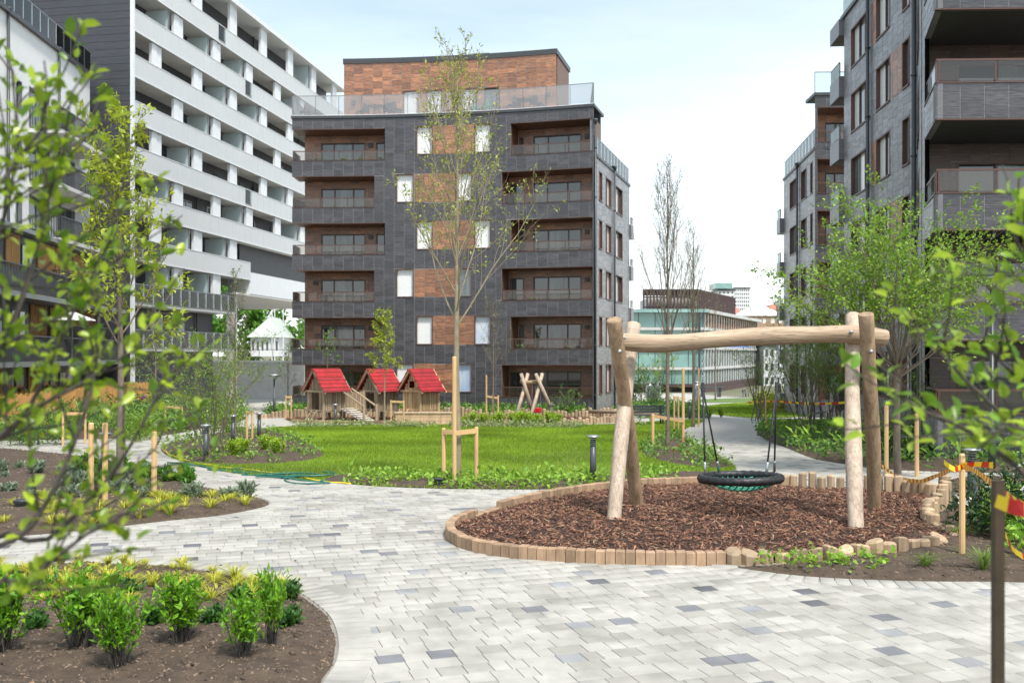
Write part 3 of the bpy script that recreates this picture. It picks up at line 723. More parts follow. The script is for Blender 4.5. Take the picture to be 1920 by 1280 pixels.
def terraces():
    root = thing('terrace_wing', 'low terrace wing at left with pine slat screens and dark railings', 'building', (-21.6, 48, gz(48)))
    F = Fac([(-17.9, 20), (-20.3, 38), (-22.9, 57.2)]); B = F.off(-1.6); g = -1.2; rng = random.Random(2); U0 = 4.0
    for k, zf in enumerate((2.1, 5.05)):
        m = MB(); fbox(m, F, U0, F.len, zf-.22, zf, -1.6, 0); m.build('terrace_slab', M_greymetal, root)
        m = MB(); fbox(m, F, U0, F.len, zf+1.08, zf+1.14, -.05, .03); u = U0
        while u < F.len-.03: fbox(m, F, u, u+.035, zf+.02, zf+1.08, -.03, 0); u += .16
        m.build('railing', M_darkmetal, root)
        m = MB(); fbox(m, F, U0, F.len-.05, zf+.02, zf+1.0, -.06, -.045); m.build('railing_infill', M_railgrey, root)
    m = MB(); fbox(m, B, U0, B.len-.1, g, 8.0, -3, -.02); m.build('wall', M_darkwall, root)
    m = MB(); fbox(m, B, U0, B.len-.1, 8.0, 8.2, -3, .5); m.build('roof', M_greymetal, root)
    # pine boards on the upper floors, window after window between them
    for k, (z0, z1) in enumerate(((g, 1.85), (2.12, 4.8), (5.07, 7.9))):
        u = U0+.4
        while u < B.len-2.4:
            w = rng.uniform(1.6, 2.6)
            if rng.random() < (.75 if k else .45):
                x = u
                m = MB(); fbox(m, B, u, u+w, z0, z1, 0, .03); wl = m.build('timber_wall', M_pine, root)
                while x < u+w-.05:
                    m = MB(); fbox(m, B, x, x+.08, z0, z1, .032, .06); m.build('slat', M_pine, wl); x += .2
            else: window(root, B, u+.1, u+w-.2, z0+.1, z1-.35, n=2, frame=M_darkmetal, pane=M_glassmid if rng.random() < .5 else M_glassdark, rd=-.03, ledge=False)
            u += w+rng.uniform(.2, .9)
    # garden screens standing out from the ground floor
    for u in np.arange(U0+2, F.len-.5, 2.35):
        m = MB(); fbox(m, F, u, u+.06, g, .75, -1.5, 1.6); sc = m.build('screen_frame', M_pine, root)
        for d in np.arange(-1.5, 1.55, .2):
            m = MB(); fbox(m, F, u-.05, u-.006, g, .8, d, d+.1); m.build('slat', M_pine, sc)
M_railgrey = glassmat('grey_rail_mesh', (.35, .36, .38), .35, .1, (.08, .085, .09))
terraces()
# ------------------------------------------------------------------ ground
def grid_sheet(name, xs, ys, zf, mat):
    V = [(x, y, zf(x, y)) for y in ys for x in xs]; n = len(xs)
    F_ = [(j*n+i, j*n+i+1, (j+1)*n+i+1, (j+1)*n+i) for j in range(len(ys)-1) for i in range(n-1)]
    return np_mesh(name, V, F_, mat)
tag(grid_sheet('ground', [-2500, -300, -60, -25, 0, 25, 60, 300, 2500], [-60, 4, 14, 40, 80, 120, 160, 500, 4000], lambda x, y: gz(y)-.07, M_ground), kind='structure')
def gp(pts, n=5, closed=True): return smooth([G(*p) for p in pts], n, closed)
BED_A = gp([(-420, 1080), (-120, 1062), (0, 1060), (150, 1055), (300, 1060), (400, 1070), (480, 1083), (540, 1100), (590, 1130), (620, 1160), (632, 1200), (628, 1240), (600, 1285), (540, 1400), (300, 1900), (-1200, 1900), (-900, 1150)])
BED_B = gp([(-420, 1045), (0, 1008), (100, 1000), (200, 990), (300, 978), (400, 968), (460, 958), (497, 949), (506, 942), (490, 934), (440, 924), (378, 911), (350, 899), (310, 889), (240, 868), (100, 850), (0, 843), (-300, 838)])
BED_C = gp([(-250, 832), (0, 826), (98, 824), (200, 822), (273, 820), (340, 811), (400, 799), (452, 789), (452, 780), (300, 779), (0, 782), (-250, 784)])
BED_D = gp([(302, 842), (335, 826), (390, 815), (450, 808), (500, 806), (540, 814), (580, 832), (606, 850), (590, 862), (540, 869), (480, 872), (420, 872), (370, 868), (325, 858)])
LAWN = gp([(302, 842), (335, 826), (390, 815), (450, 808), (500, 804), (560, 800), (740, 797), (1000, 797), (1150, 796), (1240, 790), (1300, 787), (1322, 789), (1296, 799), (1280, 810), (1290, 826), (1325, 841), (1356, 860), (1380, 880), (1335, 893), (1250, 905), (1150, 913), (1040, 917), (900, 917), (760, 914), (660, 908), (560, 899), (430, 886), (340, 865)])
BED_D2 = gp([(1210, 835), (1240, 822), (1275, 818), (1290, 828), (1325, 843), (1352, 859), (1368, 876), (1320, 878), (1250, 868), (1205, 852)])
BED_G = gp([(610, 903), (640, 890), (760, 895), (900, 898), (1050, 898), (1150, 893), (1260, 886), (1330, 886), (1330, 893), (1250, 904), (1150, 912), (1040, 916), (900, 916), (760, 913), (660, 907)])
BED_E = gp([(1440, 792), (1422, 801), (1417, 808), (1421, 816), (1447, 829), (1481, 842), (1512, 855), (1540, 863), (1590, 871), (1650, 879), (1750, 884), (1960, 888), (2300, 890), (2300, 792), (1700, 788), (1500, 790)])
BED_F = gp([(1385, 1060), (1430, 1071), (1520, 1081), (1640, 1087), (1750, 1090), (1920, 1092), (2400, 1110), (2400, 895), (1960, 893), (1830, 893), (1775, 900), (1740, 925), (1700, 990), (1560, 1046)])
PIT = gp([(843, 1000), (850, 1014), (880, 1029), (940, 1041), (1000, 1047), (1100, 1053), (1200, 1056), (1300, 1057), (1355, 1056), (1430, 1053), (1500, 1051), (1600, 1046), (1700, 1036), (1765, 1022), (1795, 1006), (1770, 985), (1740, 968), (1745, 948), (1750, 931), (1700, 925), (1640, 922), (1540, 918), (1460, 914), (1370, 908), (1300, 908), (1200, 913), (1150, 918), (1080, 926), (1000, 941), (937, 957), (880, 977), (850, 988)])
PLAY = gp([(545, 789), (640, 792), (740, 792), (840, 792), (960, 792), (1080, 792), (1160, 789), (1170, 783), (1100, 780.5), (960, 781), (760, 781), (560, 781.5)])
FARL = gp([(1305, 772), (1320, 762), (1400, 755), (1500, 757), (1540, 770), (1510, 780), (1440, 784), (1390, 782), (1340, 777)])
BACKBED = [Vector((x, y, 0)) for x, y in ((-13.5, 51.8), (6.0, 51.6), (6.2, 53.0), (4.4, 53.1), (0, 54.2), (-6, 55.4), (-13.5, 55.8))]
HOLES = [BED_A, BED_B, BED_C, LAWN, BED_E, BED_F, PIT]
def patch(name, poly, zf, res, mat, kind='structure', parent=None, smooth_=True):
    pl = [Vector((p[0], p[1])) for p in poly]; n = len(pl)
    x0, x1 = min(p.x for p in pl), max(p.x for p in pl); y0, y1 = min(p.y for p in pl), max(p.y for p in pl)
    rng = random.Random(1); X, Y = np.meshgrid(np.arange(x0, x1, res), np.arange(y0, y1, res))
    X = X.ravel()+np.array([rng.uniform(-.3, .3)*res for _ in range(X.size)]); Y = Y.ravel()+np.array([rng.uniform(-.3, .3)*res for _ in range(Y.size)])
    k = inpoly_np(X, Y, pl); X, Y = X[k], Y[k]
    ins = [Vector((a, b)) for a, b in zip(X, Y) if edged(a, b, pl) > res*.4]
    vs, es, fs, *_ = delaunay_2d_cdt(pl+ins, [(i, (i+1) % n) for i in range(n)], [], 1, 1e-5)
    V = [(v.x, v.y, zf(v.x, v.y, edged(v.x, v.y, pl))) for v in vs]
    o = MB().add(V, fs).build(name, mat, parent, smooth_)
    for p in o.data.polygons:
        if p.normal.z < 0: p.flip()
    return tag(o, kind=kind)
def nz_(x, y, s, a): return a*noise.noise(Vector((x*s, y*s, 3.1)))
bedz = lambda h, a=.03: (lambda x, y, e: gz(y)-.012+min(e*.25, h)+(nz_(x, y, 2.2, a)+nz_(x, y, 7, a*.5))*min(1, e*4))
patch('planting_bed', BED_A, bedz(.09, .05), .11, M_soil)
patch('planting_bed', BED_B, bedz(.10), .28, M_soil)
patch('planting_bed', BED_C, bedz(.15), .7, M_soil)
patch('lawn', LAWN, lambda x, y, e: gz(y)-.012+min(e*.15, .03)+nz_(x, y, .3, .02)*min(1, e), .8, M_lawnbase)
patch('planting_bed', BED_D, lambda x, y, e: gz(y)+.01+min(e*.2, .12)+nz_(x, y, 1.5, .03)*min(1, e), .4, M_soil)
patch('planting_bed', BED_D2, lambda x, y, e: gz(y)+.01+min(e*.2, .12)+nz_(x, y, 1.5, .03)*min(1, e), .4, M_soil)
patch('planting_bed', BED_G, lambda x, y, e: gz(y)+.012+min(e*.2, .06)+nz_(x, y, 1.5, .02)*min(1, e), .35, M_soil)
patch('planting_bed', BED_E, bedz(.12), .6, M_soil)
patch('planting_bed', BED_F, bedz(.06, .045), .13, M_soil)
patch('play_surface', PLAY, lambda x, y, e: gz(y)+.01+nz_(x, y, 1, .02), .6, M_mulchbase)
patch('far_lawn', FARL, lambda x, y, e: gz(y)+.01+nz_(x, y, .3, .02), 1.5, M_lawnbase)
FARL2 = gp([(1290, 750), (1330, 747.5), (1420, 746), (1450, 748), (1420, 752), (1330, 755)])
patch('far_lawn', FARL2, lambda x, y, e: gz(y)+.01, 3, M_lawnbase)
patch('back_bed', BACKBED, lambda x, y, e: gz(y)+.02+min(e*.2, .1), .6, M_soil)
pitz = lambda x, y, e=1: gz(y)+.045+nz_(x, y, 1.1, .025)+nz_(x, y, 4, .01)
patch('mulch_pit', PIT, lambda x, y, e: pitz(x, y), .2, M_mulchbase)
# ------------------------------------------------------------------ paving: joint bed, pavers
pav = tag(grid_sheet('paving', [-30, -8, 0, 8, 26], [-3, 4, 14, 30, 52, 100, 140], lambda x, y: gz(y)-.008, M_joint), kind='structure')
def pavers():
    rng = random.Random(77); a = R(18); e1 = Vector((math.cos(a), math.sin(a))); e2 = Vector((-math.sin(a), math.cos(a)))
    bb = [(min(p[0] for p in h), max(p[0] for p in h), min(p[1] for p in h), max(p[1] for p in h)) for h in HOLES]
    cand = []
    used = set()
    def tone(x, y, L):
        k = rng.uniform(.95, 1.05); r = rng.random(); cell = (int(x//.85+(int(y//.75) % 2)*.5), int(y//.75))
        if L == .21 and cell not in used and r < .55:
            used.add(cell); return ((.28*k, .28*k, .285*k), (.19*k, .19*k, .20*k), (.12*k, .12*k, .13*k))[rng.choice((0, 0, 1, 1, 2))]
        if r < .25: return (.33*k, .312*k, .276*k)
        return (.40*k, .380*k, .342*k)
    def visible(x, y): return y > 5.2 and abs(x)/y < .60
    v = 3.0
    rowi = 0
    while v < 62:
        us = -36.0+rng.random()*.3
        while us < 36:
            L = rng.choice((.14, .21, .21, .28, .28)); c = e1*(us+L/2)+e2*(v+.105); x, y = c.x, c.y
            if y < 33.5 and visible(x, y):
                ok = True; hx = [c+e1*sx*L/2+e2*sy*.105 for sx in (-1, 1) for sy in (-1, 1)]
                for h, b in zip(HOLES, bb):
                    if b[0]-.4 < x < b[1]+.4 and b[2]-.4 < y < b[3]+.4 and (inpoly(x, y, h) or (h is not PIT and any(inpoly(p.x, p.y, h) for p in hx))): ok = False; break
                if ok:
                    q = [e1*(us+g)+e2*(v+w) for g, w in ((.003, .003), (L-.003, .003), (L-.003, .207), (.003, .207))]
                    cand.append((q, tone(x, y, L), rng.uniform(-.0006, .0006)))
            us += L
        v += .21
    # soldier course along the bed edges
    for poly in (BED_A, BED_B, BED_E, BED_F, LAWN):
        P = resample([Vector((p[0], p[1], 0)) for p in poly]+[Vector((poly[0][0], poly[0][1], 0))], .15)
        ar = sum(p.x*q.y-q.x*p.y for p, q in zip(P, P[1:])); sg = 1 if ar > 0 else -1
        for p, q in zip(P, P[1:]):
            t = (q-p).normalized(); n = Vector((t.y, -t.x, 0))*sg; m = (p+q)/2+n*.15
            if not visible(m.x, m.y) or m.y > 30: continue
            if any(inpoly(m.x, m.y, h) for h in (PIT, BED_F, BED_E, LAWN, BED_A, BED_B) if h is not poly): continue
            a_, b_ = p+t*.004, q-t*.004; k = rng.uniform(.93, 1.05)
            cand.append(([Vector((w.x, w.y)) for w in (a_+n*.01, b_+n*.01, b_+n*.30, a_+n*.30)], (.40*k, .380*k, .342*k), .006+rng.uniform(0, .001)))
    fs = [(0, 1, 5, 4), (1, 2, 6, 5), (2, 3, 7, 6), (3, 0, 4, 7), (4, 5, 9, 8), (5, 6, 10, 9), (6, 7, 11, 10), (7, 4, 8, 11), (8, 9, 10, 11)]
    def geo(q, dz):
        c = (q[0]+q[1]+q[2]+q[3])/4
        b = [(p.x, p.y, gz(p.y)-.03) for p in q]; s = [(p.x, p.y, gz(p.y)-.002+dz) for p in q]
        t = [(p+(c-p).normalized()*.004) for p in q]; t = [(p.x, p.y, gz(p.y)+dz) for p in t]
        return b+s+t
    def area(c):
        q4 = [proj((p.x, p.y, gz(p.y))) for p in c[0]]
        mx_, my_ = sum(x for x, _ in q4)/4, sum(y for _, y in q4)/4
        if not (0 < mx_ < 1920 and 0 < my_ < 1280): return 0
        return .5*abs(sum(q4[i][0]*q4[(i+1) % 4][1]-q4[(i+1) % 4][0]*q4[i][1] for i in range(4)))
    cand = sorted(cand, key=area, reverse=True); 
    for q, tn, dz in cand[:300]:
        o = MB().add(geo(q, dz), fs).build('paver', M_paverobj, pav); o.color = (*tn, 1)
    V = []; Fc = []; Cc = []
    for q, tn, dz in cand[300:]:
        n = len(V); V += geo(q, dz); Fc += [tuple(i+n for i in f) for f in fs]; Cc += [tn]*12
    tag(np_mesh('pavers', V, Fc, M_paver, pav, np.array(Cc)), kind='stuff')
    # beyond, the pavers are too small to pick apart: one light sheet
    tag(grid_sheet('distant_paving', [-28, -8, 0, 8, 24], [33.4, 52, 100, 135], lambda x, y: gz(y)-.004, M_pavefar), kind='structure')
    return len(cand)
M_pavefar = pm('distant_paving', (.40, .38, .342), .8, .12, 3, .1, 30, coords='World')
NP = pavers()
# ------------------------------------------------------------------ scatters: bark chips, grass
def chips(name, poly, zf, n, parent=None, size=(.018, .05), seed=1, ed=False, c0=(.055, .021, .012), c1=(.36, .175, .105), thick=.16, pal=.06, mat=None):
    r = np.random.default_rng(seed); x0, x1 = min(p[0] for p in poly), max(p[0] for p in poly); y0, y1 = min(p[1] for p in poly), max(p[1] for p in poly)
    X = r.uniform(x0, x1, n*2); Y = r.uniform(y0, y1, n*2); k = inpoly_np(X, Y, poly); X, Y = X[k][:n], Y[k][:n]; m = len(X)
    Z = np.array([zf(a, b, q) for a, b, q in zip(X, Y, edged_np(X, Y, poly))] if ed else [zf(a, b) for a, b in zip(X, Y)])+r.uniform(.0, .016 if ed else .03, m)
    L = r.uniform(*size, m); Wd = L*r.uniform(.25, .55, m); T = L*thick; yaw = r.uniform(0, 6.28, m); pit = r.normal(0, .35, m); rol = r.normal(0, .5, m)
    a = np.c_[np.cos(yaw)*np.cos(pit), np.sin(yaw)*np.cos(pit), np.sin(pit)]; b0 = np.c_[-np.sin(yaw), np.cos(yaw), 0*yaw]; n0 = np.cross(a, b0)
    b = b0*np.cos(rol)[:, None]+n0*np.sin(rol)[:, None]; nn = np.cross(a, b); c = np.c_[X, Y, Z]
    vs = [c+a*(sa*L*ta)[:, None]+b*(sb*Wd)[:, None]+nn*(sn*T)[:, None] for sn in (-.5, .5) for sa, ta, sb in ((-1, 1, -.5), (1, .8, -.35), (1, 1, .4), (-1, .7, .5))]
    V = np.stack(vs, 1).reshape(-1, 3); f = np.array([(4, 5, 6, 7), (0, 1, 5, 4), (1, 2, 6, 5), (2, 3, 7, 6), (3, 0, 4, 7)])
    Fc = (f[None]+8*np.arange(m)[:, None, None]).reshape(-1, 4); t = r.random(m)
    col = (np.array(c0)+(np.array(c1)-np.array(c0))*t[:, None])*r.uniform(.55, 1.25, m)[:, None]; pale = r.random(m) < pal; col[pale] = (.36, .23, .14)
    return tag(np_mesh(name, V, Fc, M_chip, parent, np.repeat(col, 8, 0)), kind='stuff')
tag(chips('bark_chips', PIT, pitz, 17000, None, (.018, .052)), 'brown bark chips filling the basket swing pit', 'bark chips')
tag(chips('bark_chips', PLAY, lambda x, y: gz(y)+.03, 5000, None, (.03, .08), 2), 'brown bark chips under the playhouses and baby swing', 'bark chips')
def blades(name, poly, zf, n, h=(.04, .08), w=.006, seed=1, holes=(), c0=(.16, .30, .018), c1=(.38, .50, .05), lean=.4, keep=None):
    r = np.random.default_rng(seed); x0, x1 = min(p[0] for p in poly), max(p[0] for p in poly); y0, y1 = min(p[1] for p in poly), max(p[1] for p in poly)
    X = r.uniform(x0, x1, int(n*2.2)); Y = r.uniform(y0, y1, int(n*2.2)); k = inpoly_np(X, Y, poly)
    for hh in holes: k &= ~inpoly_np(X, Y, hh)
    X, Y = X[k][:n], Y[k][:n]; m = len(X)
    Z = np.array([zf(a, b) for a, b in zip(X, Y)]); H = r.uniform(*h, m); yaw = r.uniform(0, 6.28, m); ln = r.normal(0, lean, m)*H; la = r.uniform(0, 6.28, m)
    W_ = w*(1+np.maximum(0, Y-12)/14); d = np.c_[np.cos(yaw), np.sin(yaw), 0*yaw]*W_[:, None]; c = np.c_[X, Y, Z-.01]; tp = c+np.c_[np.cos(la)*ln, np.sin(la)*ln, H]
    V = np.stack([c-d, c+d, tp], 1).reshape(-1, 3); Fc = np.arange(3*m).reshape(-1, 3); t = r.random(m)[:, None]
    big = np.array([noise.noise(Vector((a*.35, b*.35, 0))) for a, b in zip(X, Y)])[:, None]*.5+1
    col = (np.array(c0)*(1-t)+np.array(c1)*t)*big; dry = r.random(m) < .03; col[dry] = (.30, .27, .10)
    return tag(np_mesh(name, V, Fc, M_grass, None, np.repeat(col, 3, 0)), kind='stuff')
tag(blades('lawn_grass', LAWN, lambda x, y: gz(y)+.02, 230000, (.035, .075), .006, 3, (BED_D, BED_D2, BED_G)), 'mown green lawn grass in front of the playhouses', 'grass')
tag(blades('lawn_grass', FARL, lambda x, y: gz(y)+.02, 15000, (.05, .1), .008, 4), 'strip of lawn beyond the winding path', 'grass')
EROW = gp([(1440, 792), (1422, 801), (1430, 806), (1500, 808), (1600, 812), (1900, 815), (1900, 792), (1500, 790)])
tag(blades('lawn_grass', EROW, lambda x, y: gz(y)+.1, 16000, (.05, .1), .008, 5), 'grass strip behind the planted bed right of the path', 'grass')

SC = dict(c0=(.045, .031, .022), c1=(.25, .18, .125), thick=.6, pal=.01)
bz = bedz(.09, .035)
for nm, poly, n, sz, f in (('near left bed', BED_A, 34000, (.004, .024), bedz(.09, .05)), ('middle left bed', BED_B, 16000, (.008, .03), bedz(.10)), ('bed round the bark pit', BED_F, 18000, (.005, .026), bedz(.06, .045))):
    tag(chips('soil_crumbs', poly, lambda x, y, e: f(x, y, e)-.012, n, None, sz, 9, True, **SC), 'dark brown soil crumbs on the '+nm, 'soil')
# ------------------------------------------------------------------ basket swing
def swing():
    root = thing('log_swing', 'big log frame of the basket swing in the bark pit', 'swing', G(1400, 965))
    rng = random.Random(4)
    def log(name, pts, r, mat, n=14, cut=True):
        P = smooth(pts, 5); rr = [r*(1+.05*math.sin(i*.7+r*90)+rng.uniform(-.012, .012)) for i in range(len(P))]
        m = MB(); P = [Vector(p) for p in P]
        d0 = (P[0]-P[1]).normalized(); d1 = (P[-1]-P[-2]).normalized()
        P = [P[0]+d0*.012]+P+[P[-1]+d1*.012]; rr = [rr[0]-.012]+rr+[rr[-1]-.012]
        o = m.tube(P, rr, n).build(name, mat, root, True)
        for f in o.data.polygons:
            if len(f.vertices) > 4: f.use_smooth = False
        return o
    zb = -.15
    log('leg', [(1.44, 13.72, zb), (1.59, 14.17, .95), (1.75, 14.63, 1.95), (1.905, 15.05, 2.87)], .108, M_logpale)
    log('leg', [(2.0, 15.25, zb), (1.83, 14.81, .95), (1.64, 14.3, 2.0), (1.475, 13.87, 2.90)], .108, M_log)
    log('leg', [(4.70, 13.1, zb), (4.86, 13.65, .9), (5.05, 14.25, 1.95), (5.28, 14.85, 3.0)], .112, M_logpale)
    log('leg', [(5.58, 14.8, zb), (5.47, 14.52, .8), (5.30, 14.2, 1.9), (5.11, 13.86, 2.98)], .106, M_log)
    log('crossbeam', [(1.62, 14.45, 2.60), (2.3, 14.46, 2.57), (3.4, 14.46, 2.66), (4.4, 14.45, 2.70), (5.1, 14.44, 2.71), (5.62, 14.43, 2.65)], .132, M_beam, 16)
    for p in ((1.66, 14.31, 2.66), (5.05, 14.31, 2.74), (1.565, 13.985, 2.45), (5.2, 13.92, 2.45)):
        m = MB(); P = Vector(p); m.tube([P+Vector((0, .05, 0)), P-Vector((0, .035, 0)), P-Vector((0, .045, 0))], [.028, .028, .014], 10); m.build('bolt', M_steel, root, True)
    m = MB(); q = A(1601, 814, 13.72); m.tube([q+Vector((0, .06, 0)), q-Vector((0, .012, 0))], [.045, .045], 14); m.build('round_plate', pm('green_plate', (.25, .55, .38), .5, .2, 60, 0), root)
    # seat hanging from the beam
    c = Vector((3.44, 14.46, .545)); Rr = .58; r = .062
    seat = thing('hanging_basket_swing', 'round black rope basket seat with green net hanging from the log swing', 'basket swing', c)
    m = MB(); V = []; Nn, k = 96, 14; tilt = .05
    for i in range(Nn):
        a = 2*math.pi*i/Nn
        for j in range(k):
            b = 2*math.pi*j/k; rr = r*(1+.10*math.sin(2*b+i*1.9)); q = (Rr+rr*math.cos(b))
            x, y = q*math.cos(a), q*math.sin(a); V.append((c.x+x, c.y+y, c.z+rr*math.sin(b)+x*tilt*.4-y*.03))
    m.add(V, [(i*k+j, ((i+1) % Nn)*k+j, ((i+1) % Nn)*k+(j+1) % k, i*k+(j+1) % k) for i in range(Nn) for j in range(k)]); m.build('ring', M_black, seat, True)
    m = MB(); nz0 = lambda x, y: c.z-.02-.17*(1-(x*x+y*y)/(Rr*Rr))
    for s in np.arange(-.5, .51, .085):
        h = math.sqrt(max(0, (Rr-.03)**2-s*s)); ts = np.linspace(-h, h, 11)
        m.tube([(c.x+s, c.y+t, nz0(s, t)) for t in ts], .011, 5); m.tube([(c.x+t, c.y+s, nz0(t, s)+.012) for t in ts], .011, 5)
    tag(m.build('net', M_net, seat), kind='stuff')
    for hx, hz, ends in (((A(1316, 652, 14.46)), 0, ((1322, 886, 14.05), (1348, 882, 14.86))), ((A(1457, 650, 14.46)), 0, ((1437, 886, 14.05), (1452, 882, 14.86)))):
        kn = A(1318 if hx.x < 3.2 else 1455.5, 722, 14.46)
        ch = MB(); n = 12
        for i in range(n):
            p = hx.lerp(kn, (i+.5)/n); a = i % 2*math.pi/2; h = (hx-kn).length/n*.72
            ch.tube([p+Vector((math.cos(a)*.016*math.cos(t), math.sin(a)*.016*math.cos(t), h*math.sin(t))) for t in np.linspace(0, 2*math.pi, 11)], .0055, 5, cap=False)
        tag(ch.build('chain', M_steel, seat, True), kind='stuff')
        m = MB(); m.tube([hx+Vector((0, 0, .14)), hx+Vector((0, 0, .03)), hx-Vector((0, 0, .06))], [.03, .03, .018], 8); m.build('hanger', M_greymetal, seat)
        m = MB(); m.tube([kn+Vector((0, 0, .05)), kn-Vector((0, 0, .08))], .024, 8); m.build('clamp', M_darkmetal, seat)
        for ex, ey, Y in ends:
            e = A(ex, ey, Y); f = e+(kn-e).normalized()*.14
            m = MB(); m.tube([kn-Vector((0, 0, .05)), f], .0135, 7); m.build('rope', M_rope, seat, True)
            m = MB(); m.tube([f+(kn-f).normalized()*.02, f, e-Vector((0, 0, .02))], [.017, .022, .02], 8); m.build('shackle', M_steel, seat, True)
swing()
# ------------------------------------------------------------------ edging of the pit: blocks, short logs, palisade
def edging():
    rng = random.Random(9)
    def blocks(root, P, h, th, step):
        P = resample(P, step)
        for p, q in zip(P, P[1:]):
            t = (q-p); t.z = 0; t.normalize(); n = Vector((t.y, -t.x, 0)); k = rng.uniform(.75, 1.2); hh = h+rng.uniform(-.006, .006); b = .009
            a, e = p+t*.003, q-t*.003; z0 = gz(p.y)-.05; z1 = gz(p.y)+hh
            ring = lambda i, z: [tuple(Vector((w.x, w.y, z))) for w in (a+t*i+n*(th/2-i), e-t*i+n*(th/2-i), e-t*i-n*(th/2-i), a+t*i-n*(th/2-i))]
            MB().add(ring(0, z0)+ring(0, z1-b)+ring(b, z1), [(0, 1, 5, 4), (1, 2, 6, 5), (2, 3, 7, 6), (3, 0, 4, 7), (4, 5, 9, 8), (5, 6, 10, 9), (6, 7, 11, 10), (7, 4, 8, 11), (8, 9, 10, 11)], (.36*k, .235*k, .145*k)).build('block', M_block, root)
    r = thing('block_edging', 'front edging of sawn timber blocks curving round the bark pit', 'edging', G(1000, 1047))
    blocks(r, smooth([G(*p) for p in ((890, 973), (858, 985), (844, 1000), (850, 1014), (880, 1029), (940, 1041), (1000, 1047), (1100, 1053), (1200, 1056), (1300, 1057), (1358, 1056))], 5), .15, .12, .115)
    r = thing('block_edging', 'rear edging of sawn timber blocks along the path behind the swing', 'edging', G(1100, 925))
    blocks(r, smooth([G(*p) for p in ((937, 960), (1000, 943), (1080, 928), (1150, 919), (1200, 914), (1300, 910), (1372, 909))], 5), .17, .12, .125)
    r = thing('block_edging', 'low step of timber blocks at the left entrance of the bark pit', 'edging', G(915, 967))
    blocks(r, smooth([G(*p) for p in ((889, 975), (905, 968), (937, 959))], 4), .075, .13, .13)
    def post(root, p, rad, h, name='post', slant=.12):
        n = 9; k = rng.uniform(.72, 1.25); ph = rng.random()*6; V = []; z0 = gz(p.y)-.1; z1 = gz(p.y)+h; sx, sy = rng.uniform(-slant, slant), rng.uniform(-slant, slant)
        for f, z, ss in ((1.03, z0, 0), (1, z1-.022, 1), (.80, z1, 1)):
            for i in range(n):
                a = ph+2*math.pi*i/n; rr = rad*f*(1+.08*math.sin(3*a+ph)); dx, dy = rr*math.cos(a), rr*math.sin(a)
                V.append((p.x+dx, p.y+dy, z+ss*(dx*sx+dy*sy)))
        fs = [(i, (i+1) % n, n+(i+1) % n, n+i) for i in range(n)]+[(n+i, n+(i+1) % n, 2*n+(i+1) % n, 2*n+i) for i in range(n)]+[tuple(range(2*n, 3*n))]
        return MB().add(V, fs, (.42*k, .30*k, .19*k)).build(name, M_logend, root, False)
    r = thing('log_edging', 'row of short round log stumps at the front of the bark pit', 'edging', G(1560, 1048))
    P = resample(smooth([G(*p) for p in ((1375, 1056), (1440, 1053), (1500, 1051), (1600, 1046), (1700, 1037), (1760, 1024))], 5), .205)
    for i, p in enumerate(P): post(r, p, rng.uniform(.085, .118), rng.choice((.10, .13, .16, .2, .14)), 'log', .35)
    r = thing('palisade', 'tall log palisade behind the basket swing', 'palisade', G(1600, 922))
    P = resample(smooth([G(*p) for p in ((1385, 914), (1430, 915), (1500, 917), (1580, 921), (1660, 925), (1720, 930), (1745, 934))], 5), .168)
    for i, p in enumerate(P): post(r, p, rng.uniform(.065, .088), (.12+.028*min(i, 7))+rng.uniform(-.035, .045) if i < 5 else rng.uniform(.25, .36))
    r = thing('palisade', 'winding log palisade on the right side of the bark pit', 'palisade', G(1765, 985))
    P = resample(smooth([G(*p) for p in ((1768, 938), (1772, 950), (1758, 962), (1738, 972), (1745, 986), (1765, 995), (1785, 1006), (1800, 1016), (1810, 1028))], 5), .16)
    for i, p in enumerate(P): post(r, p, rng.uniform(.07, .1), (.46-.016*i)+rng.uniform(-.08, .08))
    # low palisades round the playground
    r = thing('palisade', 'pale log palisade behind the playhouses', 'palisade', (-4, 51.4, gz(51)))
    for p in resample(smooth([Vector(q) for q in ((-13.2, 49.9, 0), (-9, 51.3, 0), (-3, 51.5, 0), (3, 51.2, 0), (5.6, 50.5, 0))], 6), .19): post(r, p, .085, rng.uniform(.30, .5)+.12*math.sin(p.x*1.6))
    r = thing('palisade', 'low pale log palisade in front of the baby swing', 'palisade', G(1010, 795))
    for p in resample(smooth([G(*q) for q in ((905, 793.5), (960, 794), (1060, 794), (1130, 793), (1165, 791), (1180, 788))], 5), .18): post(r, p, .085, rng.uniform(.18, .34))
    r = thing('block_edging', 'thin dark timber edging in front of the left playhouses', 'edging', G(640, 793))
    blocks(r, resample(smooth([G(*q) for q in ((548, 791), (600, 793), (680, 794), (740, 794))], 5), .3), .14, .12, .3)
edging()
